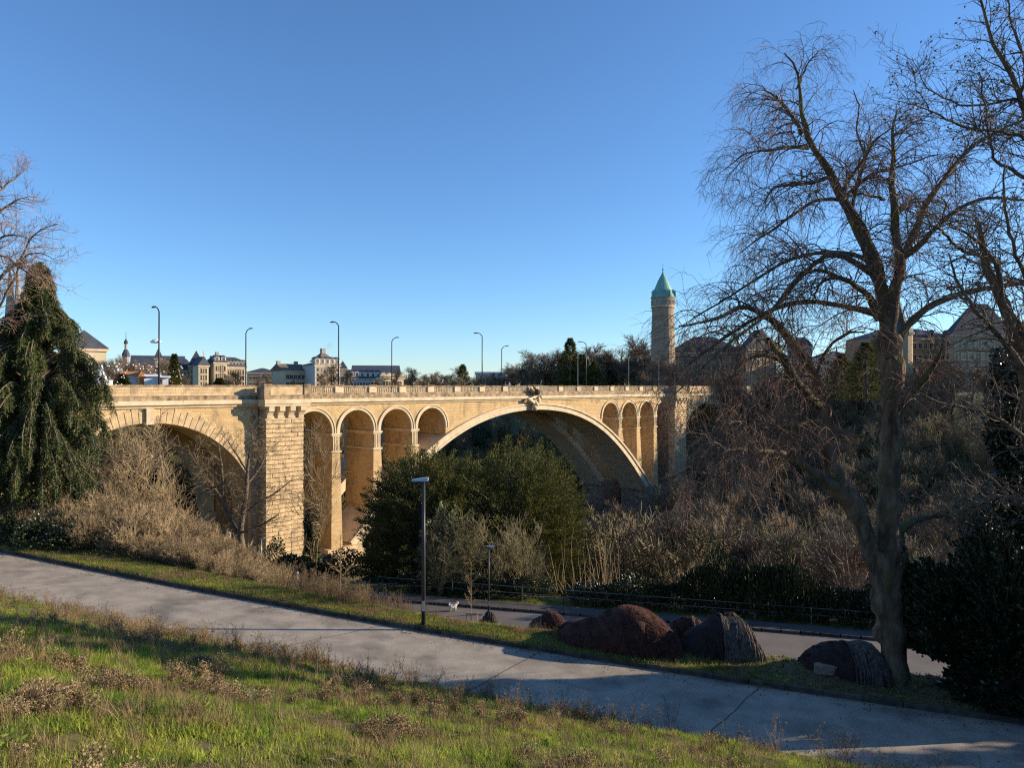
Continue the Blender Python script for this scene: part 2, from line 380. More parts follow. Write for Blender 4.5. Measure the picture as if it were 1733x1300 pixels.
# ------------------------------------------------------------------ the stone arch bridge
BR = empty('arch_bridge', (P0[0],P0[1],0), math.atan2(BU[1],BU[0]),
           'long yellow sandstone viaduct with one wide central arch, balustrade and small spandrel arches', 'bridge')
YA, YB0, YB1 = 6.5, 12.0, 17.5
IS = np.array([0,4,8,13.6,19.4,25.2,31.5,35.5,38.0]); ID = np.array([0,.10,.48,1.65,3.85,7.35,12.2,15.9,18.6])
_pp = np.polyfit(np.concatenate([-IS[::-1],IS]), np.concatenate([ID[::-1],ID]), 6)
def intr(s): return -4.05 - np.polyval(_pp, s) + np.polyval(_pp, 0)
def ext_off(s): return 1.05+.55*(np.abs(s)/38)**2
SS = np.linspace(-38, 38, 97)
PI_ = np.stack([SS, intr(SS)], 1)
TT = np.gradient(PI_, axis=0); TT /= np.linalg.norm(TT,axis=1,keepdims=True)
NN = np.stack([-TT[:,1], TT[:,0]], 1)
PE_ = PI_ + NN*ext_off(SS)[:,None]
def extr(s): return np.interp(s, PE_[:,0], PE_[:,1])
def ring_prof(a, b, y0, y1):
    """solid strip between curves a and b (n,2) [s,z] from depth y0 to y1"""
    n = len(a); g = Geo()
    V = np.concatenate([np.column_stack([a[:,0],np.full(n,y0),a[:,1]]), np.column_stack([b[:,0],np.full(n,y0),b[:,1]]),
                        np.column_stack([a[:,0],np.full(n,y1),a[:,1]]), np.column_stack([b[:,0],np.full(n,y1),b[:,1]])])
    i = np.arange(n-1)
    Q = np.concatenate([np.stack([i,i+1,n+i+1,n+i],1), np.stack([2*n+i+1,2*n+i,3*n+i,3*n+i+1],1),
                        np.stack([2*n+i,2*n+i+1,i+1,i],1), np.stack([n+i,n+i+1,3*n+i+1,3*n+i],1), 
                        np.array([[0,n,3*n,2*n],[n-1,3*n-1,4*n-1,2*n-1]])])
    return g.add(V,Q)
# main arch rings: plain band with two projecting mouldings
for y0, y1, f in ((-.25, YA, 1), (YB0, YB1, 0)):
    ring_prof(PI_, PI_+NN*(ext_off(SS)*.97)[:,None], y0, y1).build('main_arch', M['pale'], BR)
    if f:
        ring_prof(PI_+NN*(ext_off(SS)*.80)[:,None], PI_+NN*(ext_off(SS)+.12)[:,None], y0-.22, y0+.6).build('arch_moulding', M['pale'], BR)
        ring_prof(PI_-NN*.02, PI_+NN*(ext_off(SS)*.28)[:,None], y0-.10, y0+.5).build('arch_moulding', M['pale'], BR)

def column_wall(segs, top, y0, y1):
    """segs: list of (s array, bottom array); draws a wall from top to bottom between consecutive samples"""
    g = Geo(); prev = None
    for s, b in segs:
        n = len(s); t = np.full(n, top) if np.isscalar(top) else top(s)
        V = np.concatenate([np.column_stack([s,np.full(n,y,),z]) for y in (y0,y1) for z in (t,b)])
        i = np.arange(n-1)
        Q = [np.stack([n+i,n+i+1,i+1,i],1), np.stack([2*n+i,2*n+i+1,3*n+i+1,3*n+i],1), np.stack([3*n+i,3*n+i+1,n+i+1,n+i],1)]
        g.add(V, np.concatenate(Q))
        # end faces at both ends
        for e in (0, n-1):
            g.add([(s[e],y0,t[e]),(s[e],y0,b[e]),(s[e],y1,b[e]),(s[e],y1,t[e])], [(0,1,2,3)])
    return g
TOP = -2.38
AC = [24.05, 30.95, 37.85, 44.75]; AR = 2.86; AZ = -6.06
def gb(s): return -26. if abs(s) < 50 else -24.
def seg_arch(c, R=AR, zc=AZ, n=25, a0=0):
    a = np.linspace(np.pi, 0, n); return c+R*np.cos(a), zc+R*np.sin(a)
LC, LR, LZ = 65.5, 12.9, -16.95
for (y0, y1, rear) in ((0, YA, 0), (YB0, YB1, 1)):
    segs = []
    s = np.linspace(-21.19, 21.19, 61); segs.append((s, extr(s)+.1))
    for sg in (-1, 1):
        for c in AC: segs.append(seg_arch(sg*c))
        for c in (27.5, 34.4, 41.3):
            s = np.linspace(sg*c-.59, sg*c+.59, 3); bot = np.where(np.abs(s) < 37.9, np.minimum(extr(s),-4)-.2, -33.)
            segs.append((s, bot))
        s = np.sort(np.array([sg*47.61, sg*52.4])); segs.append((s, np.full(2,-33.)))
        s, z = seg_arch(sg*LC, LR, LZ, 41); segs.append((s, z))
        s = np.sort(np.array([sg*78.4, sg*112.])); segs.append((s, np.full(2,-24.)))
    column_wall(segs, TOP, y0, y1).build('spandrel_wall', M['stone'], BR)
    # solid side walls of the end arches below their springing
for sg in (-1, 1):
    pass
# barrel ceilings linking the two halves, dark deck underside
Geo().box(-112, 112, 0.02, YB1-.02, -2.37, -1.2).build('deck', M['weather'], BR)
Geo().box(-112, 112, 1.2, YB1-1.2, -1.19, -1.02).build('carriageway', M['asphalt_dark'], BR)
# floor beams crossing between the twin arches
for i, s in enumerate((-66,)):
    pass
# archivolts of the small arches
def archivolt(c, R0, R1, zc, y0, y1, n=31, leg=.25):
    a = np.linspace(np.pi, 0, n)
    A = np.column_stack([c+R0*np.cos(a), zc+R0*np.sin(a)]); B = np.column_stack([c+R1*np.cos(a), zc+R1*np.sin(a)])
    A = np.vstack([[c-R0,zc-leg],A,[c+R0,zc-leg]]); B = np.vstack([[c-R1,zc-leg],B,[c+R1,zc-leg]])
    return ring_prof(A, B, y0, y1)
for sg in (-1,1):
    for c in AC:
        o = archivolt(sg*c, AR-.02, AR+.34, AZ, -.10, .3).build('arch_band', M['pale'], BR)
        archivolt(sg*c, AR+.34, AR+.50, AZ, -.20, .3).build('arch_lip', M['pale'], o)
# pillars: capital, fluted neck, second band, all wrapping the wall faces
def wrapband(g, c, hw, z0, z1, pr, y1=YA):
    g.box(c-hw-pr, c+hw+pr, -pr, y1+pr, z0, z1)
for sg in (-1,1):
    for c in (27.5, 34.4, 41.3):
        e = extr(sg*c) if abs(c) < 38 else -30
        g = Geo(); wrapband(g, sg*c, .59, -6.55, -6.32, .22); wrapband(g, sg*c, .59, -6.75, -6.553, .12); g.build('capital', M['pale'], BR)
        if e < -9:
            g = Geo(); wrapband(g, sg*c, .59, -8.95, -8.72, .20); g.build('string_course', M['pale'], BR)
            for k in range(4):
                Geo().box(sg*c-.50+k*.28, sg*c-.50+k*.28+.14, -.09, .03, -8.71, -6.76).build('flute', M['pale'], BR)
            # battered lower shaft
            zb = e if e > -29 else -24
            g = Geo(); V = []
            for z, p in ((-8.96,.06),(zb,.34)):
                V += [(sg*c-.59-p,-p,z),(sg*c+.59+p,-p,z),(sg*c+.59+p,YA+.05,z),(sg*c-.59-p,YA+.05,z)]
            g.add(V, [(0,4,5,1),(1,5,6,2),(2,6,7,3),(3,7,4,0),(0,1,2,3)]); g.build('pillar', M['ashlar'] if 0 else M['stone'], BR)
    # pier face seen inside the first opening gets the same bands
    x = sg*47.61
    g = Geo(); g.box(min(x,x-sg*.2), max(x,x-sg*.2), 0.05, YA, -6.75, -6.32); g.build('capital', M['pale'], BR)
    g = Geo(); g.box(min(x,x-sg*.2), max(x,x-sg*.2), 0.05, YA, -8.95, -8.72); g.build('string_course', M['pale'], BR)

# big piers: rusticated blocks
rng = np.random.default_rng(11)
def rough_block(L, H, D, seed, bulge=.10, n=4, bev=.05):
    """block face in xz, front towards -y with a bulging, uneven pillow face; origin at centre of the back"""
    r = np.random.default_rng(seed); g = Geo()
    nx, nz = n+2, 4
    bx_=bev*.3; xs_ = np.concatenate([[-L/2], np.linspace(-L/2+bx_, L/2-bx_, nx-2), [L/2]]); zs_ = np.array([-H/2,-H/2+bev,H/2-bev,H/2])
    X, Zz = np.meshgrid(xs_, zs_); Yy = np.full_like(X, -D)
    inner = (np.abs(X) < L/2-.001) & (np.abs(Zz) < H/2-.001)
    Yy = np.where(inner, -D-bulge*r.uniform(.45,1.2,X.shape), Yy)
    V = np.stack([X,Yy,Zz],-1).reshape(-1,3)
    Q = [(j*nx+i, j*nx+i+1, (j+1)*nx+i+1, (j+1)*nx+i) for j in range(nz-1) for i in range(nx-1)]
    b = len(V); V = np.vstack([V, [(-L/2,0,-H/2),(L/2,0,-H/2),(L/2,0,H/2),(-L/2,0,H/2)]])
    Q += [(b,b+1,nx-1,0),(b+3,(nz-1)*nx,(nz-1)*nx+nx-1,b+2),(b,0,(nz-1)*nx,b+3),(b+1,b+2,(nz-1)*nx+nx-1,nx-1)]
    o = g.add(V,Q[:-4]).build('b', M['ashlar'])
    me = o.data; bpy.data.objects.remove(o)
    # sides (triangulated simply as quads)
    g = Geo().add(V,Q); o = g.build('stone_block', M['ashlar']); me2 = o.data; bpy.data.objects.remove(o); bpy.data.meshes.remove(me)
    return me2
CH = .56
blk = {}
for L in (.9, 1.3, 1.75):
    blk[L] = [rough_block(L-.004, CH-.055, .12, 100+int(L*10)+i, .12, 5, .05) for i in range(4)]
blk_side = blk
for sg in (-1, 1):
    a, b = (47.2, 52.4)
    s0, s1 = (sg*a, sg*b) if sg > 0 else (-b, -a)
    PD = 1.5
    Geo().box(s0+.06, s1-.06, -PD+.06, YA, -34, -4.0).build('pier_core', M['weather'], BR)
    rows = int((23.5-4.1)/CH)
    for k in range(rows):
        z = -4.1-CH*(k+.5)
        bat = .0
        x = s0
        pat = [1.3,1.3,1.3,1.3] if k%2 else [.9,1.75,1.3,1.25]
        pat = [1.3,1.3,1.3,1.3] if k%2 else [.9,1.3,1.75,1.25]
        tot = s1-s0
        lens = [.9,1.75,.9,1.75] if k%2 == 0 else [1.75,.9,1.75,.9]
        sc_ = tot/sum(lens)
        for L in lens:
            me = blk[L][rng.integers(4)]
            linkdata('stone_block', me, BR, (x+L*sc_/2, -PD+.12-rng.uniform(0,.04), z), (0,0,0), (sc_,1,1)); x += L*sc_
        if sg > 0:
            continue
    # side faces of the pier (towards -s), one course block each in depth
    for k in range(rows):
        z = -4.1-CH*(k+.5)
        me = blk[1.75][k%4]
        linkdata('stone_block', me, BR, (s0+.12-.06, -PD/2+.05, z), (0,0,-math.pi/2), (.8,1,1))
    # corbelled balcony on four consoles
    Geo().box(s0-.55, s1+.55, -PD-.85, .3, -2.42, -2.1).build('balcony_slab', M['pale'], BR)
    Geo().box(s0-.15, s1+.15, -PD-.15, .3, -2.75, -2.423).build('pier_cap', M['pale'], BR)
    Geo().box(s0-.1, s1+.1, -PD-.12, .3, -4.1, -3.95).build('pier_cap', M['pale'], BR)
    Geo().box(s0+.02, s1-.02, -PD-.0, .3, -3.95, -2.75).build('pier_cap', M['stone'], BR)
    for k in range(4):
        xc = s0+.42+k*(s1-s0-.84)/3
        prof = [(-PD,-3.95),(-PD-.22,-3.90),(-PD-.30,-3.55),(-PD-.5,-3.2),(-PD-.78,-3.0),(-PD-.80,-2.43),(-PD,-2.43)]
        V = [(xc-.36,y,z) for y,z in prof]+[(xc+.36,y,z) for y,z in prof]; n = len(prof)
        g = Geo().add(V, [(i,i+1,n+i+1,n+i) for i in range(n-1)])
        g.add(V, [tuple(range(n))[::-1]]); g.add(V, [tuple(range(n,2*n))])
        g.build('console', M['pale'], BR)
    # balcony parapet: corner pedestals and solid panels
    for xc in (s0-.15, s1+.15):
        g = Geo(); g.box(xc-.42,xc+.42,-PD-.75,-PD+.1,-1.55,.12); o = g.build('pedestal', M['weather'], BR)
        Geo().box(xc-.5,xc+.5,-PD-.83,-PD+.18,.122,.36).build('coping', M['weather'], o)
    Geo().box(s0+.273,s1-.273,-PD-.6,-PD-.2,-1.0,.08).build('balcony_panel', M['ashlar'], BR)
    for xx in (s0-.15, s1+.15): Geo().box(xx-.2,xx+.2,-PD+.103,.05,-1.0,.08).build('balcony_panel', M['weather'], BR)
    Geo().box(s0+.353,s1-.353,-PD-.7,-PD-.1,.083,.26).build('coping', M['weather'], BR)
    Geo().box(s0-.45,s1+.45,-PD-.7,.0,-1.55,-1.003).build('plinth_course', M['weather'], BR)
    Geo().box(s0-.60,s1+.60,-PD-.95,.0,-2.097,-1.553).build('cornice', M['pale'], BR)

# cornice, ledge and parapets
XE = 112
spans = [(-XE,-53.05),(-46.55,46.55),(53.05,XE)]
for a, b in spans:
    prof = [(0,-2.42),(-.22,-2.40),(-.28,-2.22),(-.55,-2.08),(-.62,-2.05),(-.62,-1.62),(-.48,-1.552),(.2,-1.552)]
    n = len(prof); ns = 2
    V = [(x,y,z) for x in (a,b) for y,z in prof]
    Geo().add(V, [(i+1,i,n+i,n+i+1) for i in range(n-1)]).build('cornice', M['pale'], BR)
    # ledge stones
    k = int(round((b-a)/2.4)); st = (b-a)/k
    for i in range(k):
        x = a+i*st
        if x < -84 or x > 70: continue
        Geo().box(x+.012, x+st-.012, -.34-.02*rng.random(), .3, -1.548, -1.03).build('ledge_stone', M['weather'], BR)
# solid parapet of ashlar on the left approach, in three courses
lens = [1.1,1.5,.9,1.3]
pm = {L: stone_mesh('parapet_stone', L-.02, .40, .335, M['ashlar'], int(L*10), .012, .006) for L in lens}
for row in range(3):
    x = -86.+row*.4; i = row
    while x < -53.3:
        L = lens[i%4]; i += 1
        linkdata('parapet_stone', pm[L], BR, (x+L/2, .05+rng.uniform(-.012,.012), -1.02+row*.345)); x += L
x = -86.; cop = stone_mesh('coping', 1.98, .56, .2, M['weather'], 3, .03, .01)
while x < -55:
    linkdata('coping', cop, BR, (x+1,.05,.022)); x += 2
Geo().box(x,-53.1,-.22,.3,.022,.22).build('coping', M['weather'], BR)
Geo().box(53.1,XE,-.15,.25,-1.02,.2).build('parapet', M['ashlar'], BR)
Geo().box(-XE,-86,-.15,.25,-1.02,.2).build('parapet', M['ashlar'], BR)
# balustrade
bal = Geo().lathe([(.085,0),(.085,.06),(.05,.09),(.06,.16),(.105,.30),(.10,.38),(.055,.56),(.05,.66),(.085,.70),(.085,.76),(.05,.765)], 8)
bo = bal.build('baluster', M['pale']); bal_me = bo.data; bpy.data.objects.remove(bo)
PIT = 5.18
npd = 18
x0 = -46.5
pedx = [ -46.6+ i*PIT for i in range(19)]
nb = 0
far = Geo()
Geo().box(-46.5,46.5,-.12,.22,-1.026,-.80).build('plinth_course', M['weather'], BR)
Geo().box(-46.5,46.5,-.16,.26,.02,.20).build('hand_rail', M['weather'], BR)
# pedestals every bay; first bay beside the pier is a solid panel
dies = [-46.1,-40.9,-35.3,-29.9,-24.4,-18.8,-13.2,-7.6,-0.2,7.6,13.2,18.8,24.4,29.9,35.3,40.9,46.1]
for i, d in enumerate(dies):
    hw = .62 if abs(d) > 1 else 1.5
    Geo().box(d-hw,d+hw,-.24,.26,-.797,.017).build('pedestal', M['pale'], BR)
    Geo().box(d-hw-.08,d+hw+.08,-.30,.10,.203,.29).build('coping', M['weather'], BR)
for i in range(len(dies)-1):
    a = dies[i]+(.62 if abs(dies[i])>1 else 1.5); b = dies[i+1]-(.62 if abs(dies[i+1])>1 else 1.5)
    n = int((b-a)/.315)
    for k in range(n):
        x = a+(k+.5)*(b-a)/n
        linkdata('baluster', bal_me, BR, (x,.05,-.80), (0,0,0), (1,1,1.07))
# rear parapet
Geo().box(-XE,XE,YB1-.4,YB1,-1.02,.12).build('rear_parapet', M['weather'], BR)
Geo().box(-XE,XE,YB1-.1,YB1+.5,-2.1,-1.55).build('cornice', M['pale'], BR)

# voussoirs of the end arches
def vous(c, R, zc, a0, a1, n, T, y0, stepped):
    for k in range(n):
        t0 = a0+(a1-a0)*k/n; t1 = a0+(a1-a0)*(k+1)/n; g_ = .012/R
        Tt = T[k%len(T)]
        pts = [(R-.02,t0+g_),(R-.02,t1-g_),(R+Tt,t1-g_),(R+Tt,t0+g_)]
        f = y0-.03*rng.random()
        V = []
        for yy, ins in ((f,.05),(f+.06,0),(.35,0)):
            for r,t in [(R-.02+ins,t0+g_+ins/R),(R-.02+ins,t1-g_-ins/R),(R+Tt-ins,t1-g_-ins/R),(R+Tt-ins,t0+g_+ins/R)]:
                V.append((c+r*math.cos(t), yy, zc+r*math.sin(t)))
        Q = [(3,2,1,0)]
        for a_ in (0,4):
            for j in range(4): Q.append((a_+j,a_+(j+1)%4,a_+4+(j+1)%4,a_+4+j))
        Geo().add(V,Q).build('voussoir', M['ashlar'], BR)
vous(-LC, LR, LZ, R_(8), R_(88.2), 27, [1.35,1.7,1.5,1.85], -.06, 1)
vous(-LC, LR, LZ, R_(91.8), R_(172), 27, [1.35,1.7,1.5,1.85], -.06, 1)
vous(LC, LR, LZ, R_(5), R_(175), 56, [1.2,1.5,1.3], -.06, 1)
Geo().box(-LC-.42,-LC+.42,-.38,.3,-4.2,-2.43).build('keystone', M['pale'], BR)
Geo().box(LC-.42,LC+.42,-.38,.3,-4.2,-2.43).build('keystone', M['pale'], BR)
# impost and rubble abutments of the main arch, right side
rb = [rough_block(L-.06, .52, .12, 300+i, .12, 3, .06) for i, L in enumerate((1.0,1.25,.85,1.45))]
for me in rb: me.materials.clear(); me.materials.append(M['rubble'])
rl = (1.0,1.25,.85,1.45)
for (y0, y1) in ((0,YA),(YB0,YB1)):
    # impost slab
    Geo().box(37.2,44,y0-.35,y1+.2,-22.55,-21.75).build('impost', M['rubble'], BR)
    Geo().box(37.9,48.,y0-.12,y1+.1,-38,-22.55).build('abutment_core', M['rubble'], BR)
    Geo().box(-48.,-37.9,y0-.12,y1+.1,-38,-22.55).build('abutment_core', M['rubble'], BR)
    for row in range(18):
        z = -22.85-row*.6
        x = y0-.1; i = row
        while x < y1-.3:
            L = rl[i%4]; L = min(L, y1-x); i += 1
            linkdata('rubble_stone', rb[(i-1)%4], BR, (37.95, x+L/2, z), (0,0,-math.pi/2), (L/rl[(i-1)%4],1,1.05)); x += L
    if y0 == 0:
        for row in range(8):
            z = -22.85-row*.6; x = 37.9; i = row
            while x < 43.5:
                L = rl[i%4]; i += 1
                linkdata('rubble_stone', rb[(i-1)%4], BR, (x+L/2, -.1, z), (0,0,0), (1,1,1.05)); x += L
# left haunch: sloping stepped base
g = Geo()
for k in range(9):
    Geo().box(-43+k*.55, -37.5+k*.55, -.8, YA, -22.6-k*.7, -21.93-k*.7).build('footing_stone', M['ashlar'], BR)
# drain pipe in the corner left of the pier
g = Geo(); P = np.array([[(-53.35,-.35,-3.6),(-53.3,-.5,-3.75),(-53.3,-.5,-4.2),(-53.3,-.5,-14),(-53.3,-.5,-22)]]); V,Q = tubes(P, np.full((1,5),.15), 8); g.add(V,Q)
g.build('drain_pipe', M['weather'], BR, smooth=True)
Geo().box(-53.6,-52.4,-.05,.6,-24,-12).build('corner_wall', M['stone'], BR)
# crest above the crown: shield, crown and scrolls
g = Geo(); g.lathe([(0,-.5),(.45,-.42),(.62,0),(.55,.4),(.2,.62),(0,.65)], 10, (-.5,-1.25,-1.0)); g.build('crest_ornament', M['dark'], BR, smooth=True)
for k,(dx,dz,r,ln,ang) in enumerate([(-.9,-.6,.28,1.5,-30),(.3,-.7,.26,1.4,35),(-1.3,-2.4,.34,1.7,-55),(.5,-2.2,.34,1.9,50),(-.2,-2.8,.40,1.5,0),(-1.9,-2.0,.28,.9,-80),(1.2,-1.6,.25,1.0,70),(-.5,-3.5,.42,.9,0),(-.4,-.1,.22,.9,0)]):
    g = Geo(); a = R_(ang); n=9
    t = np.linspace(0,1,n); px_ = -.3+dx+ln*(t-.5)*math.sin(a)+.25*np.sin(t*6); pz_ = -.2+dz+ln*(t-.5)*math.cos(a); py_ = -.75-.25*np.sin(t*np.pi)
    V,Q = tubes(np.stack([px_,py_,pz_],-1)[None], (r*np.sin(np.pi*(.08+.84*t))+.05)[None], 7); g.add(V,Q)
    g.build('crest_scroll', M['pale'] if k not in (0,1,8) else M['weather'], BR, smooth=True)
# ------------------------------------------------------------------ buildings beyond the bridge
def win_grid(root, x0, x1, nx, z0, z1, nz, ww, wh, plane, off, me, frame=None):
    for j in range(nz):
        for i in range(nx):
            x = x0+(i+.5)*(x1-x0)/nx; z = z0+(j+.5)*(z1-z0)/nz
            if plane == 'f': linkdata('window', me, root, (x,-off,z), (0,0,0), (ww,1,wh))
            else: linkdata('window', me, root, (-off,x,z), (0,0,-math.pi/2), (ww,1,wh))
def unit_window(glass, surround):
    g = Geo().box(-.5,.5,-.02,.06,-.5,.5); o = g.build('window', glass); me = o.data; bpy.data.objects.remove(o)
    # raised surround with depth, second material slot
    me.materials.append(surround)
    import bmesh
    bm = bmesh.new(); bm.from_mesh(me)
    def bx(x0,x1,y0,y1,z0,z1):
        vs = [bm.verts.new(p) for p in [(x0,y0,z0),(x1,y0,z0),(x1,y1,z0),(x0,y1,z0),(x0,y0,z1),(x1,y0,z1),(x1,y1,z1),(x0,y1,z1)]]
        for f in [(0,3,2,1),(4,5,6,7),(0,1,5,4),(1,2,6,5),(2,3,7,6),(3,0,4,7)]:
            fc = bm.faces.new([vs[i] for i in f]); fc.material_index = 1
    bx(-.64,-.5,-.09,.06,-.56,.56); bx(.5,.64,-.09,.06,-.56,.56); bx(-.64,.64,-.11,.06,.56,.68); bx(-.68,.68,-.16,.06,-.66,-.56); bx(-.02,.02,-.05,-.021,-.5,.5)
    bm.to_mesh(me); bm.free(); return me
WIN = unit_window(M['window'], M['pale']); WINW = unit_window(M['window'], M['white'])
def roof_geo(kind, w, d, z0, h, ov=.4, inset=None):
    g = Geo(); a,b,c,e = -ov, w+ov, -ov, d+ov
    base = [(a,c,z0),(b,c,z0),(b,e,z0),(a,e,z0)]
    if kind == 'gable':      # ridge along x
        g.add(base+[(a,d/2,z0+h),(b,d/2,z0+h)], [(0,1,5,4),(2,3,4,5)]); g.add(base+[(a,d/2,z0+h),(b,d/2,z0+h)], [(3,0,4),(1,2,5)])
    elif kind == 'gabley':   # ridge along y
        V = base+[(w/2,c,z0+h),(w/2,e,z0+h)]; g.add(V, [(1,2,5,4),(3,0,4,5)]); g.add(V, [(0,1,4),(2,3,5)])
    elif kind == 'hip':
        i = inset if inset is not None else min(w,d)/2
        i = min(i, w/2-.01)
        V = base+[(a+i,d/2,z0+h),(b-i,d/2,z0+h)]; g.add(V, [(0,1,5,4),(2,3,4,5)]); g.add(V, [(3,0,4),(1,2,5)])
    elif kind == 'pyramid':
        V = base+[(w/2,d/2,z0+h)]; g.add(V, [(0,1,4),(1,2,4),(2,3,4),(3,0,4)])
    elif kind == 'mansard':
        i = inset or 1.2; h1 = h*.68
        V = base+[(a+i,c+i,z0+h1),(b-i,c+i,z0+h1),(b-i,e-i,z0+h1),(a+i,e-i,z0+h1)]
        g.add(V, [(0,1,5,4),(1,2,6,5),(2,3,7,6),(3,0,4,7)])
        k = min(w,d)*.35
        V2 = V[4:]+[(a+k,d/2,z0+h),(b-k,d/2,z0+h)]; g.add(V2, [(0,1,5,4),(2,3,4,5)]); g.add(V2, [(3,0,4),(1,2,5)])
    elif kind == 'flat':
        g.box(a,b,c,e,z0,z0+h)
    g.add(base, [(3,2,1,0)])
    return g
def house(name, label, px0, pxm, px1, eave, ridge, Y, rot=None, depth=12, wall='cream', roof='slate', kind='hip', nf=(4,2), ns=(0,0),
          base=-1.5, win=None, cat='building', inset=None, dormers=0, chim=(), wz=None, ww=1.0, wh=1.6, group='buildings beyond the bridge', cornice=True, x_off=0):
    if rot is None: rot = -math.degrees(math.atan(((pxm+px1)/2-CX)/F)) if px1 < CX else 0
    a = R_(rot); p = W(pxm, HY, Y)
    w_ = (px1-pxm)/F*Y/math.cos(a)
    # foreshortening: the far end is further away, so lengthen until it lands on px1
    k = (px1-CX)/F
    w_ = (k*Y-p[0])/(math.cos(a)-k*math.sin(a))
    if pxm > px0+.5:
        k0 = (px0-CX)/F
        depth = (p[0]-k0*Y)/(math.sin(a)+k0*math.cos(a)) if abs(math.sin(a)+k0*math.cos(a)) > 1e-3 else depth
    ze = -(eave-HY)/F*Y; zr = -(ridge-HY)/F*Y
    r = empty(name, (p[0],Y,base), a, label, cat, group)
    H = ze-base
    Geo().box(0,w_,0,depth,0,H).build('wall', M[wall], r)
    rf = roof_geo(kind, w_, depth, H+.002, zr-ze, inset=inset).build('roof', M[roof], r)
    if cornice: Geo().box(-.3,w_+.3,-.3,.0,H-.5,H-.05).build('cornice', M['pale'], r)
    wz = wz or (1.2, H-.8)
    me = win or WIN
    if nf[0]: win_grid(r, .6, w_-.6, nf[0], wz[0], wz[1], nf[1], ww, wh, 'f', 0, me)
    if ns[0]: win_grid(r, .8, depth-.8, ns[0], wz[0], wz[1], ns[1], ww, wh, 's', 0, me)
    for i in range(dormers):
        x = (i+.5)*w_/dormers
        g = Geo(); g.box(x-.75,x+.75,.05,2.2,H+.1,H+1.75); dm = g.build('dormer', M['white_w'] if wall in('cream','white_w') else M[wall], rf)
        V = [(x-.95,-.05,H+1.752),(x+.95,-.05,H+1.752),(x+.95,2.4,H+1.752),(x-.95,2.4,H+1.752),(x,-.05,H+2.35),(x,2.4,H+2.35)]
        Geo().add(V,[(1,2,5,4),(3,0,4,5)]).add(V,[(0,1,4),(2,3,5)]).build('dormer_roof', M[roof], rf)
        linkdata('window', me, rf, (x,.05,H+.95), (0,0,0), (.7,1,1.1))
    for (cx_, h_) in chim:
        Geo().box(cx_*w_-.5,cx_*w_+.5,depth/2-.4,depth/2+.4,H+(zr-ze)*.55,H+(zr-ze)+h_).build('chimney', M['grey_w'], rf)
    return r, w_, depth, H
def spire_tower(name, label, px, Y, half, body_top, spire_top, wall, roof, k=8, cat='tower', base=-1.5, bulge=False):
    p = W(px, HY, Y); r = empty(name, (p[0],Y,base), 0, label, cat)
    rr = half/F*Y; zt = -(body_top-HY)/F*Y-base; zs = -(spire_top-HY)/F*Y-base
    Geo().lathe([(rr,0),(rr,zt-.4),(rr*1.12,zt-.35),(rr*1.12,zt)],k).build('shaft', M[wall], r)
    Geo().lathe([(rr*1.15,zt),(rr*.6,zt+(zs-zt)*.35),(rr*.3,zt+(zs-zt)*.65),(.05,zs)],k).build('spire', M[roof], r)
    return r
# cathedral spires behind the left tree
for px, top, lab in ((17,447,'slender grey cathedral spire at the left edge, taller of the twin pair'),(30,458,'slender grey cathedral spire beside its twin, right-hand one against the conifer')):
    p = W(px, HY, 230); r = empty('church_spire', (p[0],230,-1.5), 0, lab, 'spire', 'twin cathedral spires')
    zt = -(top-HY)/F*230+1.5
    Geo().box(-2,2,-2,2,0,zt*.45).build('tower_body', M['grey_w'], r)
    Geo().lathe([(1.9,zt*.452),(1.2,zt*.7),(.5,zt*.93),(.08,zt)],8).build('spire', M['grey_w'], r)
    Geo().box(-.04,.04,-.04,.04,zt,zt+1.5).box(-.4,.4,-.03,.03,zt+.9,zt+1.02).build('cross', M['metal'], r)
house('grey_roofed_hall','large pale hall with a steep swept slate roof, half hidden by the weeping conifer',104,112,180,588,556,120,rot=45,depth=14,wall='cream',roof='slate',kind='pyramid',nf=(5,1))
# baroque lantern tower
p = W(213, HY, 250); r = empty('church_tower', (p[0],250,-1.5), 0, 'small octagonal church tower with a two-stage dark lantern and onion cap', 'tower')
m_ = 250/F
Geo().lathe([(5.2*m_,0),(5.2*m_,52*m_+1.5-.3),(6.4*m_,53*m_+1.2)],8).build('shaft', M['grey_w'], r)
zz = 53*m_+1.5
Geo().lathe([(6.6*m_,zz-.3),(6.2*m_,zz+.6),(3.6*m_,zz+1.9),(2.6*m_,zz+2.2)],8).build('lower_cap', M['slate'], r)
Geo().lathe([(2.2*m_,zz+2.2),(2.2*m_,zz+4.2)],8).build('lantern', M['grey_w'], r)
Geo().lathe([(3.3*m_,zz+4.2),(3.4*m_,zz+4.7),(2.2*m_,zz+5.4),(.5*m_,zz+5.9),(.3*m_,zz+8.4)],8).build('onion_cap', M['slate'], r)
house('long_slate_building','long low building with a dark slate ridge roof behind the lit trees',222,222,312,618,600,262,depth=14,wall='tan_w',kind='gable',nf=(14,2))
house('slate_turret_house','narrow pointed slate roof rising behind the first tall bridge lamp',262,262,274,606,588,255,depth=5,wall='tan_w',kind='pyramid',nf=(1,1))
house('gothic_building','dark stone building with steep slate roofs left of the pointed tower',296,296,330,626,606,232,depth=12,wall='tan_w',roof='slate',kind='hip',nf=(5,3),dormers=2)
house('pointed_tower_house','stone tower with a tall pyramid slate roof beside the yellow gable',320,320,344,618,592,230,depth=7,wall='tan_w',kind='pyramid',nf=(3,3))
r,w_,d_,H = house('gabled_stone_front','sunlit yellow stone front with a stepped pointed gable',326,336,353,618,603,226,rot=45,depth=9,wall='cream',roof='slate',kind='gabley',nf=(3,3),ww=.7)
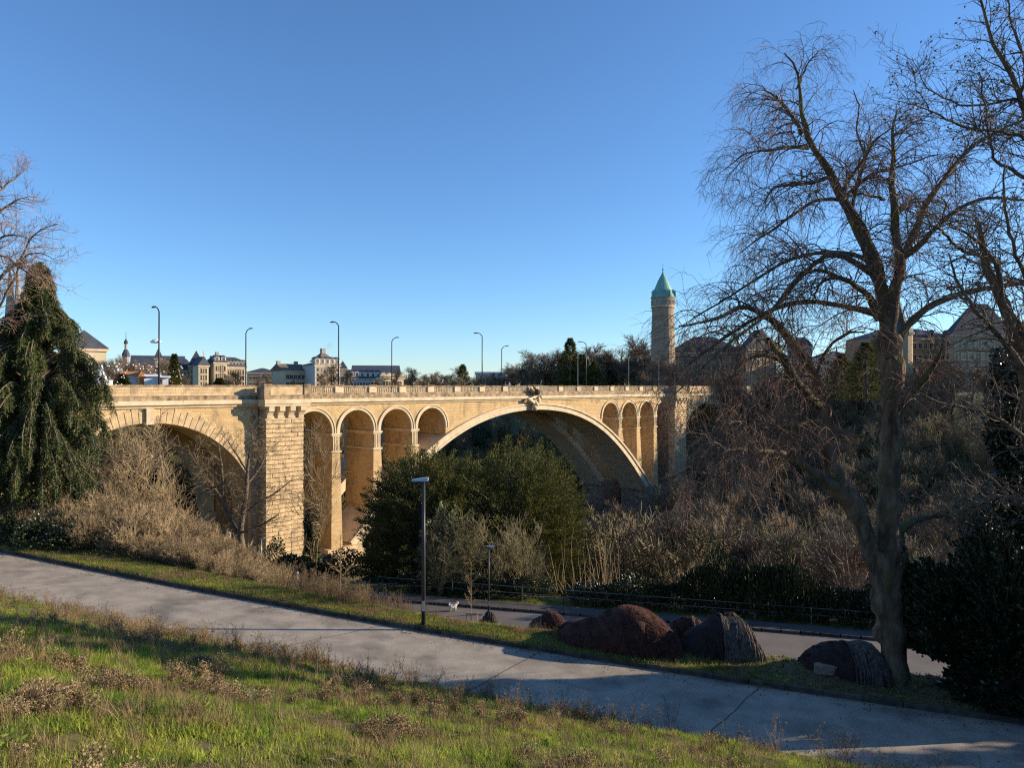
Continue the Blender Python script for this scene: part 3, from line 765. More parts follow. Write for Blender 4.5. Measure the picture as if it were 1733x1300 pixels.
Geo().add([(0,-.25,H),(w_,-.25,H),(w_/2,-.25,H+3.4),(0,.15,H),(w_,.15,H),(w_/2,.15,H+3.4)],[(0,1,2),(5,4,3)]).build('gable', M['cream'], r)
Geo().box(w_/2-.15,w_/2+.15,-.2,.1,H+3.3,H+4.6).build('finial', M['pale'], r)
house('dark_mansard_house','dark mansard house between the yellow gable and the long cream building',350,350,370,618,601,240,depth=12,wall='grey_w',kind='mansard',nf=(4,3),dormers=2)
house('cream_mansard_block','long cream four-storey block with grey mansard roof and a row of white dormers',350,364,416,620,603,232,rot=42,depth=15,wall='cream',roof='slate',kind='mansard',nf=(11,3),dormers=9,ww=.9)
house('cream_corner_pavilion','cream corner pavilion with ornate dormer at the left end of the mansard block',350,362,384,613,600,229,rot=42,depth=12,wall='cream',roof='slate',kind='mansard',nf=(4,3),dormers=2,chim=((.5,1.0),))
house('low_grey_building','low grey building with a flat dark roof left of the cream gabled house',418,418,470,630,622,222,depth=13,wall='grey_w',roof='slate',kind='hip',nf=(9,2),ww=.8,wh=1.1)
house('cream_hipped_house','cream house with brown tiled hipped roof and a shaded gable end',459,480,519,627,615,205,rot=46,wall='cream',roof='slate_b',kind='gable',nf=(5,2),ns=(2,1),chim=((.04,.8),(.8,.8)),wh=1.2)
r,w_,d_,H = house('tall_white_house','tall white house with red-brown roof, dormers and a smoking chimney',512,533,575,617,611,205,rot=42,wall='white_w',roof='slate',kind='hip',nf=(7,4),ns=(0,0),dormers=5,inset=3,ww=1.1,wh=1.1)
Geo().add([(2,2,H+1),(8,2,H+1),(8,8,H+1),(2,8,H+1),(5,5,H+4.2)],[(0,1,4),(1,2,4),(2,3,4),(3,0,4)]).build('pyramid_roof', M['slate_b'], r)
Geo().box(4.4,5.6,4.4,5.6,H+2.6,H+5.0).build('chimney', M['grey_w'], r)
house('slate_point_house','small grey turret with a pointed roof right of the tall white house',574,574,586,623,610,215,depth=4,wall='grey_w',kind='pyramid',nf=(1,1))
house('cream_gable_house','cream gabled house mostly behind bare trees, beside the pointed turret',568,576,598,636,624,222,rot=40,depth=9,wall='cream',roof='slate_b',kind='gabley',nf=(3,1))
house('long_dark_roof_hall','long hall with a wide dark slate roof behind the white dormered row',596,596,676,628,617,262,depth=20,wall='white_w',roof='slate',kind='gable',nf=(12,1),chim=())
house('white_dormered_row','low white row with grey mansard roof and small dormers behind the balustrade',584,590,645,640,628,195,rot=30,depth=10,wall='white_w',roof='slate',kind='mansard',nf=(10,1),dormers=6,win=WINW,ww=.8,wh=1.2)
r,w_,d_,H = house('arched_cream_terrace','sunlit cream terrace with a row of rounded gables',638,644,683,638,631,190,rot=38,depth=10,wall='cream',roof='slate',kind='hip',nf=(7,1),ww=.7,wh=1.3)
for i in range(4):
    x = w_*(i+.5)/4; a = np.linspace(0,np.pi,9); V=[(x+1.1*math.cos(t),-.2,H-.2+1.3*math.sin(t)) for t in a]+[(x+1.1*math.cos(t),.5,H-.2+1.3*math.sin(t)) for t in a]
    Geo().add(V,[(j,j+1,9+j+1,9+j) for j in range(8)]).add(V,[tuple(range(9))[::-1]]).build('gable', M['cream'], r)
r,w_,d_,H = house('flat_glass_building','long low modern building with a flat roof and blue glass band',805,805,856,633,629.5,270,depth=12,wall='white_w',roof='white',kind='flat',nf=(0,0),cornice=False)
for i in range(9): linkdata('window', WINW, r, (w_*(i+.5)/9,0,H*.62), (0,0,0), (w_/9*.72,1,1.7))
# smoke wisp
def smoke_mat():
    m = bpy.data.materials.new('smoke'); m.use_nodes=True; n,l=m.node_tree.nodes,m.node_tree.links; n.remove(n["Principled BSDF"])
    v = n.new("ShaderNodeVolumePrincipled"); v.inputs["Color"].default_value=(.9,.9,.9,1); v.inputs["Density"].default_value=.06
    l.new(v.outputs[0], n["Material Output"].inputs["Volume"]); return m
g = Geo(); t=np.linspace(0,1,9); p0 = W(541,597,207); p1 = W(562,583,207)
P = p0+(p1-p0)*t[:,None]**np.array([1,1,.8]); V,Q = tubes(P[None], (.25+.9*t)[None], 8); g.add(V,Q)
o = g.build('chimney_smoke', smoke_mat(), smooth=True, kind='stuff'); o['label']='thin pale smoke drifting off the white house chimney'
# small cloud
g = Geo()
rng = np.random.default_rng(3)
for dx,dz,r in ((0,0,9),(-9,-1,6),(9,0,6.5),(4,4,6),(-4,3,6)):
    c = W(263,578,2000); th=np.linspace(0,np.pi,9)
    g.lathe([(max(r*math.sin(t),.01)*1.0, -r*.6*math.cos(t)) for t in th],12,(c[0]+dx,c[1],c[2]+dz))
def cloud_mat():
    m = bpy.data.materials.new('cloud_white'); m.use_nodes=True; b=m.node_tree.nodes["Principled BSDF"]; b.inputs["Base Color"].default_value=(.95,.93,.92,1); b.inputs["Roughness"].default_value=1
    b.inputs["Subsurface Weight"].default_value=0; return m
tag(g.build('cloud', cloud_mat(), smooth=True, kind='structure'))
# winter market huts and tents
for i,(a,b,top,t2,rf) in enumerate(((193,206,636,632,'orange'),(207,234,634,628,'orange'),(236,243,640,627,'orange'),(244,269,636,633,'white'),(275,285,638,636,'white'))):
    labs = ('grey-sided market hut at the left end of the row','white market hut under an orange roof','narrow timber market hut with a steep orange gable','long white market hut without a gable, by the tall lamp','small white market hut right of the tall lamp')
    house('market_hut',labs[i],a,a,b,top+1,t2,122,depth=5,wall='white' if i!=2 else 'orange',roof=rf,kind='gable' if i!=2 else 'gabley',nf=(0,0),cat='market hut',group='winter market huts',cornice=False)
for i,(px,hw,top) in enumerate(((150,18,612),(172,17,617))):
    p = W(px,HY,100); r = empty('white_marquee',(p[0],100,-1.4),0,('white peaked marquee tent nearest the conifer','white peaked marquee tent beside the market huts')[i],'marquee','white marquee tents')
    h = -(top-HY)/F*100+1.4; rr = hw/F*100
    Geo().lathe([(rr,0),(rr,2.4)],8).build('wall', M['white'], r)
    Geo().lathe([(rr*1.05,2.4),(rr*.55,h*.55),(rr*.2,h*.8),(.05,h)],8).build('canopy', M['white'], r)
# the bank: clock-less round tower with green copper cone
p = W(1122, HY, 212); r = empty('round_tower', (p[0],212,-1.5), 0, 'tall round brown stone tower with a green copper cone roof and spike', 'tower')
m_ = 212/F; zt = (655-504)*m_+1.5
prof = [(21,0),(21,40),(20,60),(19.5,90),(19,100),(18.2,125),(18.6,130),(19.2,133)]
Geo().lathe([(a*m_,b*m_+ (1.5 if b else 0)) for a,b in prof],20).build('shaft', M['tan_w'], r, smooth=False)
Geo().lathe([(19.2*m_,zt-17.6*m_),(20.6*m_,zt-17*m_),(20.6*m_,zt-15.5*m_),(19.4*m_,zt-15*m_)],20).build('string_course', M['pale'], r)
Geo().lathe([(19.2*m_,zt-15*m_),(19.2*m_,zt-2*m_),(20.4*m_,zt-1.5*m_),(20.4*m_,zt)],20).build('gallery', M['tan_w'], r)
for k in range(20):
    a = 2*math.pi*k/20; me = WIN
    linkdata('window', WIN, r, (19.25*m_*math.cos(a),19.25*m_*math.sin(a),zt-8.5*m_), (0,0,a+math.pi/2), (.6,1,1.1))
Geo().lathe([(20.8*m_,zt),(18.5*m_,zt+5*m_),(8.5*m_,zt+29*m_),(1*m_,zt+43*m_)],20).build('cone_roof', M['copper'], r)
Geo().lathe([(1.1*m_,zt+42*m_),(.5*m_,zt+47*m_),(1.4*m_,zt+48*m_),(.3*m_,zt+50*m_),(.05,zt+58*m_)],8).build('finial', M['metal'], r)
for a_ in (-160,-75,-20,70):
    a = R_(a_); c,s = math.cos(a),math.sin(a); g=Geo(); R0=16.5*m_
    g.box(-.7,.7,-.8,.8,zt+.1,zt+10*m_); V=[(-.8,-.9,zt+10*m_),(.8,-.9,zt+10*m_),(.8,.9,zt+10*m_),(-.8,.9,zt+10*m_),(0,0,zt+14*m_)]
    g.add(V,[(0,1,4),(1,2,4),(2,3,4),(3,0,4)]); o = g.build('turret_dormer', M['copper'], r); o.location=(R0*c,R0*s,0)
for (z,a) in ((60,-100),(85,-60),(110,-110)):
    a=R_(a); linkdata('window', WIN, r, (19.3*m_*math.cos(a),19.3*m_*math.sin(a),z*m_), (0,0,a+math.pi/2), (.6,1,1.6))
B='bank buildings right of the bridge'
house('bank_wing','long shaded stone wing joined to the round tower, with dormers',1144,1144,1262,596,567,220,depth=16,wall='tan_w',kind='hip',nf=(14,4),dormers=6,group=B)
r,w_,d_,H=house('bank_gable_front','tall stone gabled front seen through the tree branches',1252,1262,1314,590,556,214,rot=25,wall='tan_w',kind='gabley',nf=(4,5),ns=(1,5),group=B)
Geo().add([(0,-.3,H),(w_,-.3,H),(w_/2,-.3,H+6.4),(0,.2,H),(w_,.2,H),(w_/2,.2,H+6.4)],[(0,1,2),(5,4,3)]).build('gable', M['tan_w'], r)
house('square_roof_pavilion','square pavilion with a steep flat-topped slate roof between tree forks',1352,1352,1374,586,569,240,depth=10,wall='grey_w',kind='mansard',nf=(3,3),group=B)
house('distant_cream_palace','distant cream building with small pointed turrets left of the main trunk',1386,1386,1472,605,596,300,depth=14,wall='white_w',kind='hip',nf=(16,4),group=B)
for px,top,lab in ((1416,586,'left small pointed turret of the distant cream palace'),(1432,590,'middle small pointed turret on the distant palace'),(1456,588,'right small pointed turret of the distant palace')):
    spire_tower('corner_turret',lab,px,296,4,603,top,'white_w','slate',cat='turret')['group']=B
spire_tower('conical_tower','round stone tower with a tall slate cone behind the main trunk',1520,205,22,565,500,'tan_w','slate',k=14)['group']=B
house('long_slate_mansion','long stone mansion with steep dark slate roof at the right, dormers along it',1474,1474,1622,571,553,212,depth=16,wall='tan_w',kind='hip',nf=(15,4),dormers=5,group=B)
house('corner_mansion_pavilion','tall mansion pavilion with a pyramid slate roof behind the ivy-clad tree',1600,1610,1716,566,512,200,rot=10,wall='tan_w',kind='hip',inset=8,nf=(9,4),ns=(1,4),dormers=3,group=B)
house('mansion_east_wing','mansion wing running out of the picture on the right',1712,1712,1860,566,540,205,depth=16,wall='tan_w',kind='hip',nf=(12,4),dormers=4,group=B)
# ------------------------------------------------------------------ trees and shrubs
def tube_obj(name, P, Rr, k, m, parent, smooth_=True, kind=None, geo=None):
    V,Q = tubes(P,Rr,k); return Geo().add(V,Q).build(name, m, parent, smooth=smooth_, kind=kind)
def poly_limb(pts, Y0, Y1, n=22, sway=0.35, rng=None):
    """pts: (px,py,width px) traced limb, running from distance Y0 to Y1"""
    pts = np.array(pts, float); k = len(pts)
    d = np.concatenate([[0],np.cumsum(np.hypot(*np.diff(pts[:,:2],axis=0).T))]); d /= d[-1]
    Ys = Y0+(Y1-Y0)*d
    out = []
    for (px,py,wd),Y in zip(pts,Ys):
        p = W(px,py,Y); out.append([*p, wd/2/F*Y])
    o = resample(out, n)
    if rng is not None:
        o[1:,1] += np.cumsum(rng.normal(size=n-1)*.04)
    return o
# ---- the big weeping elm
YT = 20.8
rng = np.random.default_rng(21)
base = W(1514,1160,YT)
ELM = empty('weeping_elm', (0,0,0), 0, 'tall bare weeping elm with mossy forked trunk and drooping twigs, beside the black mound', 'tree')
trunk = [[(1515,1170,52),(1514,1140,42),(1510,1090,42),(1506,1070,50),(1503,1040,46),(1499,1000,46),(1497,960,50),(1496,925,62)],
         [(1478,960,30),(1468,920,38),(1456,880,44),(1437,845,48),(1424,832,46),(1410,800,38),(1399,769,34),(1396,735,30),(1395,711,28),(1397,690,26)],
         [(1503,940,44),(1503,893,42),(1503,850,38),(1504,812,36),(1506,760,34),(1509,700,36),(1511,661,44),(1508,620,48),(1504,585,50),(1502,560,48)],
         [(1522,1000,20),(1526,960,24),(1524,930,20),(1519,896,18)]]
ty = [(YT,YT),(YT,YT-.6),(YT,YT+.3),(YT+.2,YT+.3)]
limbs = [
 (0.0,-2.2,[(1397,690,24),(1372,680,22),(1342,640,19),(1322,605,16),(1304,585,13),(1294,570,11)]),
 (0.0,-2.6,[(1396,700,24),(1393,672,22),(1377,625,20),(1350,585,17),(1322,554,15),(1297,533,13),(1271,520,11),(1254,520,9),(1235,532,7),(1185,546,5),(1150,552,3)]),
 (-1,-2.0,[(1382,632,10),(1401,596,9),(1427,571,8),(1450,562,6),(1468,562,3)]),
 (-.6,-2.6,[(1395,712,12),(1382,715,10),(1350,722,11),(1312,724,10),(1280,728,9),(1251,731,8),(1227,739,5)]),
 (-.6,-3.0,[(1416,826,26),(1396,812,22),(1372,795,18),(1348,777,16),(1328,767,14),(1292,769,12),(1267,777,10),(1251,795,8),(1217,808,7),(1180,800,5),(1130,816,3)]),
 (-2.,-3.8,[(1328,767,9),(1286,763,9),(1251,761,8),(1211,769,6),(1195,790,3)]),
 (0.3,1.6,[(1516,900,18),(1535,888,16),(1561,880,13),(1600,872,8),(1640,850,4)]),
 (0,.6,[(1502,570,46),(1498,530,42),(1492,492,40),(1473,438,36),(1450,385,31),(1427,346,27),(1408,308,22),(1386,275,19),(1365,246,17),(1355,215,14),(1350,192,12),(1345,160,10),(1344,146,8),(1338,115,6),(1321,94,3)]),
 (.6,1.5,[(1357,225,12),(1340,200,10),(1319,177,8),(1300,160,5),(1285,150,3)]),
 (.6,.9,[(1348,150,6),(1358,125,5),(1365,108,4),(1383,84,2)]),
 (.5,-1.4,[(1368,250,10),(1345,250,9),(1304,256,7),(1280,258,6),(1258,262,5),(1235,278,3),(1211,296,2)]),
 (.5,1.4,[(1345,222,6),(1325,228,5),(1304,238,4),(1281,256,2)]),
 (.4,-1.2,[(1402,300,11),(1380,308,9),(1342,315,8),(1311,321,7),(1298,335,5),(1290,352,3),(1270,362,2)]),
 (.3,-1.8,[(1424,338,12),(1400,337,10),(1381,340,9),(1342,363,8),(1311,387,7),(1277,410,5),(1250,431,2)]),
 (.1,-2.2,[(1470,440,15),(1445,431,13),(1419,427,11),(1381,427,10),(1335,440,9),(1285,469,8),(1238,500,6),(1185,532,4),(1140,560,2)]),
 (.1,-3.0,[(1482,465,20),(1455,450,17),(1427,435,14),(1400,433,13),(1365,458,12),(1331,496,12),(1320,510,11),(1290,540,9),(1240,577,8),(1190,622,6),(1150,657,5),(1110,692,2)]),
 (0,-2.0,[(1497,542,26),(1480,530,20),(1455,523,16),(1428,518,14),(1377,511,13),(1334,515,12),(1302,528,11),(1271,546,9),(1227,574,8),(1180,612,6),(1130,652,3)]),
 (0,-1.2,[(1490,540,26),(1478,515,22),(1462,495,17),(1444,483,14),(1413,467,11),(1381,457,9),(1365,463,6),(1350,480,3)]),
 (-.6,-1.5,[(1420,470,9),(1405,472,8),(1393,479,7),(1386,499,5),(1384,520,2)]),
 (-.8,-2.6,[(1350,650,8),(1335,625,10),(1320,610,9),(1302,603,8),(1278,603,7),(1261,613,6),(1243,636,5),(1219,656,4),(1190,700,2)]),
 (0,-.2,[(1502,565,40),(1506,525,36),(1511,492,30),(1519,454,27),(1515,430,24),(1513,415,22),(1508,373,19),(1499,327,16),(1498,277,12),(1499,250,9),(1498,231,7),(1503,210,5),(1508,192,3)]),
 (-.1,1.2,[(1510,366,9),(1535,346,8),(1569,342,6),(1600,350,3)]),
 (-.1,-1.2,[(1497,337,9),(1480,332,7),(1458,329,6),(1435,338,5),(1418,352,2)]),
 (0,2.4,[(1520,458,22),(1538,420,19),(1554,388,17),(1577,335,15),(1612,288,12),(1654,246,9),(1692,223,7),(1740,205,4)]),
 (0,-1.6,[(1521,452,18),(1527,440,18),(1554,419,16),(1585,385,13),(1623,354,10),(1669,340,8),(1740,345,5)]),
 (.3,-1.2,[(1423,340,15),(1432,312,12),(1445,294,9),(1458,277,8),(1469,254,7),(1482,238,5),(1496,227,3)]),
 (.2,1.3,[(1443,358,12),(1448,330,11),(1454,308,10),(1460,265,8),(1452,246,6),(1446,231,5),(1444,185,4),(1437,162,2)]),
 (.2,1.8,[(1426,337,10),(1450,315,9),(1481,292,8),(1510,283,6),(1535,277,5),(1577,265,4),(1600,262,2)]),
 (0,1.9,[(1508,610,32),(1520,575,26),(1538,550,22),(1573,519,18),(1615,500,16),(1669,487,13),(1733,479,10),(1790,485,6)]),
 (.3,-1.8,[(1509,700,22),(1527,677,20),(1550,648,16),(1565,628,12),(1580,600,6),(1590,575,3)]),
]
for P_,(a,b) in zip(trunk,ty):
    o = poly_limb(P_, a, b, 26)
    if P_ is trunk[1]: o[:,3] *= .74
    elif P_ is not trunk[0]: o[:,3] *= np.linspace(.95,.78,26)
    o[:,3] *= 1+.08*rng.normal(size=26)
    V,Q = tubes(o[None,:,:3], o[None,:,3], 16)
    V = V+rng.normal(size=V.shape)*.022
    Geo().add(V,Q).build('trunk', M['bark'], ELM, smooth=True)
M['bark_moss'] = mat('mossy_bark', (.15,.115,.075), (.07,.055,.038), 5, .95, .9, 14, stretch=(1,1,.25), c3=(.115,.115,.035), s3=1.1, t3=(.46,.62), dist=.05)
LP, LRr = [], []
for a,b,P_ in limbs:
    o = poly_limb(P_, YT+a, YT+b, 24, rng=rng)
    o[:,:3] += np.cumsum(rng.normal(size=(24,3))*.012,axis=0)*np.linspace(0,1,24)[:,None]
    o[:,3] *= (.85 if P_[0][1] > 640 else .64)*(1+.09*rng.normal(size=24))
    V,Q = tubes(o[None,:,:3], o[None,:,3], 8)
    Geo().add(V,Q).build('limb', M['bark_moss'] if P_[0][1] > 360 else M['bark'], ELM, smooth=True)
    LP.append(o[:,:3]); LRr.append(o[:,3])
LP = np.array(LP); LRr = np.array(LRr)
def twigs(LP, LRr, rng, n1, n2, n3, L1, L2, L3, droop, ang=(35,80), rmin=.004, t1=(.12,1.), names=('branches','twigs'), parent=None, m1='bark2', m2='twig_red', upb=.3, d2=None):
    A, RA = spawn(LP, np.minimum(LRr,.05), rng, n1, t1, L1, ang, droop*.75, 9, .42, .13, upb, rmin*2.2, .3, .3)
    B, RB = spawn(A, RA, rng, n2, (.1,1), L2, (30,75), droop, 6, .6, .18, .1, rmin*1.4, .5, .3)
    C, RC = spawn(B, RB, rng, n3, (.05,1), L3, (20,65), d2 or droop, 4, .7, .16, 0, rmin, .6, .2)
    g = Geo(); V,Q = tubes(A,RA,4); g.add(V,Q); g.build(names[0], M[m1], parent, smooth=True, kind='stuff')
    g = Geo()
    for P,R in ((B,RB),(C,RC)): V,Q = tubes(P,R,3); g.add(V,Q)
    g.build(names[1], M[m2], parent, kind='stuff')
    return A,B,C
twigs(LP, LRr, rng, 800, 6000, 14000, (.8,2.3), (.4,1.25), (.2,.6), .30, parent=ELM, rmin=.0036, upb=.45)

# ---- the second tree, trunk just outside the frame on the right
T2 = empty('bare_plane_tree', (0,0,0), 0, 'bare tree at the right edge, its limbs reaching in from outside with small seed clusters', 'tree')
Y2 = 18.
l2 = [
 (0,0,[(1795,1260,60),(1790,1100,50),(1778,900,46),(1762,720,42),(1745,620,38),(1723,546,30),(1704,488,24),(1685,431,20),(1680,400,15),(1672,370,10)]),
 (0,-.8,[(1690,445,12),(1660,430,10),(1631,419,8),(1592,388,6),(1560,370,3)]),
 (0,1.0,[(1750,640,26),(1775,560,22),(1790,460,20),(1770,350,18),(1760,260,16),(1733,190,13),(1708,123,11),(1690,90,9),(1681,69,8),(1661,0,6),(1650,-40,4)]),
 (.6,.2,[(1762,285,12),(1733,300,10),(1700,285,8),(1681,277,7),(1668,240,6),(1661,200,5),(1650,165,4),(1642,131,3)]),
 (.5,-1.0,[(1760,262,10),(1733,227,9),(1690,220,8),(1642,215,7),(1610,205,5),(1581,192,4),(1550,182,3),(1523,173,2)]),
 (.5,1.4,[(1740,195,8),(1733,165,7),(1680,170,6),(1631,169,5),(1600,160,4),(1577,142,3),(1562,112,2),(1554,88,1.5)]),
 (.5,1.0,[(1578,192,4),(1572,180,3),(1558,154,2.5),(1538,108,1.5)]),
 (0,-1.0,[(1760,700,20),(1720,610,16),(1680,560,12),(1640,520,9),(1610,470,6),(1600,430,3)]),
 (0,-1.6,[(1762,620,18),(1730,560,14),(1700,500,12),(1690,440,9),(1650,400,7),(1600,385,4)]),
 (0,-.5,[(1760,780,18),(1720,740,14),(1670,705,11),(1620,690,8),(1570,680,5),(1530,660,3)]),
 (0,.9,[(1772,880,14),(1735,850,12),(1700,840,9),(1650,852,6),(1610,870,3)]),
 (.5,.8,[(1760,300,14),(1790,180,12),(1780,60,9),(1760,-40,6)]),
 (.6,.3,[(1730,180,8),(1740,110,7),(1725,40,5),(1715,-30,3)]),
 (0,-1.2,[(1765,560,14),(1735,470,10),(1710,400,8),(1700,330,6),(1705,270,3)]),
]
P2, R2 = [], []
for a,b,P_ in l2:
    o = poly_limb(P_, Y2+a, Y2+b, 24, rng=rng); o[:,3] *= .68
    V,Q = tubes(o[None,:,:3], o[None,:,3], 8); Geo().add(V,Q).build('limb', M['bark'], T2, smooth=True)
    P2.append(o[:,:3]); R2.append(o[:,3])
P2=np.array(P2); R2=np.array(R2)
A,B,C = twigs(P2, R2, rng, 480, 2600, 5200, (.6,2.0), (.25,.8), (.08,.22), .02, ang=(35,75), parent=T2, rmin=.004, m2='twig', upb=.15)
pts = C[rng.choice(len(C), 1800), -1]
V,Q = leaves(pts, rng.normal(size=pts.shape)+[0,0,-.8], .09, .05, rng); Geo().add(V,Q).build('seed_clusters', M['twig'], T2, kind='stuff')

M['twig_lit'] = mat('twig_lit', (.42,.28,.20), (.28,.18,.13), 2, .8, coord='World')  # paler copy of the twig colour, with sunlight put into the tone
# ---- far left bare tree, limbs reaching in from the left
T3 = empty('bare_lime_tree', (0,0,0), 0, 'bare tree with reddish fine twigs at the upper left edge, above the weeping conifer', 'tree')
l3 = [
 (0,0,[(-70,900,40),(-68,760,36),(-60,620,32),(-55,520,26),(-60,420,20),(-50,330,12),(-30,270,4)]),
 (0,-1,[(-58,560,16),(-20,490,12),(0,462,9),(25,440,7),(45,405,5),(70,385,3),(95,378,2)]),
 (0,1,[(-58,430,14),(-20,380,10),(0,355,7),(20,340,5),(45,330,2)]),
 (0,2,[(-55,380,12),(-25,340,8),(0,316,6),(20,300,4),(38,286,2)]),
 (0,-2,[(-60,640,16),(-30,560,10),(0,520,7),(25,470,6),(50,430,4),(75,430,3),(92,440,1.5)]),
 (0,-2,[(-60,600,12),(-20,440,8),(0,432,6),(30,450,5),(60,470,3),(80,478,2)]),
 (0,1,[(-58,500,12),(-25,420,9),(0,400,6),(30,398,4),(60,410,2)]),
]
P3,R3=[],[]
for a,b,P_ in l3:
    o = poly_limb(P_, 34+a, 34+b, 24, rng=rng); o[:,3] *= .6
    V,Q = tubes(o[None,:,:3], o[None,:,3], 6); Geo().add(V,Q).build('limb', M['bark2'], T3, smooth=True); P3.append(o[:,:3]); R3.append(o[:,3])
twigs(np.array(P3), np.array(R3), rng, 220, 1700, 4600, (.8,2.2), (.3,1.0), (.12,.4), -.03, parent=T3, rmin=.005, m2='twig_lit', upb=.1, t1=(.3,1))

# ---- bare tree prototypes (base at 0, height 1) -> meshes reused by copies
def bare_proto(seed, H=10., spread=.55, n1=16, n2=120, n3=700, rbase=.18, nlimb=7, multi=1, tw=.012, up=.9, sh=.62, fork=.25):
    r = np.random.default_rng(seed)
    T = []
    for m in range(multi):
        a = r.uniform(0,2*np.pi); lean = 0 if multi==1 else r.uniform(.1,.45)
        z = np.linspace(0,1,10); P = np.stack([np.cos(a)*lean*H*z**1.2*spread, np.sin(a)*lean*H*z**1.2*spread, z*H*(.82 if multi==1 else r.uniform(.6,.95))],-1)
        P[1:,:2] += np.cumsum(r.normal(size=(9,2))*.02*H*.4,axis=0)
        T.append(P)
    T = np.array(T); RT = np.array([np.linspace(rbase/(1 if multi==1 else multi**.5),rbase*.15,10)]*multi)
    A,RA = spawn(T,RT,r,nlimb*2,(fork,.98),(H*spread*.5,H*spread),(30,60),-.10,8,.6,.10,.25,.02,.25,sh)
    B,RB = spawn(A,RA,r,n1*8,(.15,1),(H*.10,H*.26),(25,60),-.08,6,.6,.12,.15,tw*1.4,.4,.4)
    C,RC = spawn(B,RB,r,n3,(.1,1),(H*.05,H*.13),(25,60),-.05,4,.7,.14,.1,tw,.6,.3)
    g1 = Geo()
    for P,R,k in ((T,RT,7),(A,RA,5)): V,Q=tubes(P,R,k); g1.add(V,Q)
    g2 = Geo()
    for P,R,k in ((B,RB,3),(C,RC,3)): V,Q=tubes(P,R,k); g2.add(V,Q)
    o1 = g1.build('trunk', M['bark2'], smooth=True); o2 = g2.build('crown', M['twig']); 
    m1,m2 = o1.data,o2.data; bpy.data.objects.remove(o1); bpy.data.objects.remove(o2)
    return m1,m2
BP = [bare_proto(40+i, n1=22, n3=1500, tw=.022, rbase=.20, fork=.12, spread=.5) for i in range(4)]
SH = [bare_proto(60+i, H=5, spread=.75, multi=7, n1=22, n3=1100, rbase=.06, tw=.009, nlimb=16, fork=.05) for i in range(3)]
for m1,m2 in SH:
    m1.materials.clear(); m1.materials.append(M['twig_tan']); m2.materials.clear(); m2.materials.append(M['twig_tan'])
TALL = [bare_proto(80+i, H=8, spread=.35, multi=5, n1=14, n3=700, rbase=.09, tw=.012, nlimb=12, fork=.2) for i in range(2)]
for m1,m2 in TALL:
    m1.materials.clear(); m1.materials.append(M['twig_tan']); m2.materials.clear(); m2.materials.append(M['twig_tan'])
def place_tree(name, protos, i, x, y, z, h, H0, rot, label, cat, group, wide=1.):
    r = empty(name, (x,y,z), rot, label, cat, group); s = h/H0; r.scale = (s*wide,s*wide,s)
    m1,m2 = protos[i % len(protos)]
    linkdata('trunk', m1, r); o=linkdata('crown', m2, r); o['kind']='stuff'
    return r

# ---- evergreen crowns
M['yew'] = mat('yew_needles', (.042,.058,.014), (.16,.15,.034), .8, .7, coord='World', spec=.2, translucent=.22)
M['weep'] = mat('conifer_needles', (.03,.048,.014), (.10,.125,.032), .7, .55, coord='World', spec=.35, translucent=.18)
M['holly'] = mat('holly_leaves', (.018,.030,.012), (.035,.05,.018), .9, .30, coord='World', spec=.5)
M['pale_leaf'] = mat('pale_leaves', (.20,.20,.11), (.10,.12,.05), 1.5, .5, coord='World', translucent=.25)
M['ivy'] = mat('ivy_leaves', (.07,.12,.025), (.035,.065,.018), 2, .35, coord='World', spec=.5)
M['bramble'] = mat('bramble_leaves', (.22,.15,.07), (.13,.13,.04), .8, .7, coord='World', c3=(.10,.055,.03), s3=1.5, t3=(.45,.6), translucent=.2)
M['hedge'] = mat('hedge_leaves', (.022,.034,.014), (.045,.055,.018), .8, .4, coord='World', spec=.4)
def lumpy(dirs, amp, r, n=9):
    c = r.normal(size=(n,3)); c /= np.linalg.norm(c,axis=1,keepdims=True)
    f = np.ones(len(dirs))
    for k in range(n):
        d = np.clip((dirs@c[k]-.55)/.45,0,1); f += amp*d*r.uniform(-.6,1.)
    return f
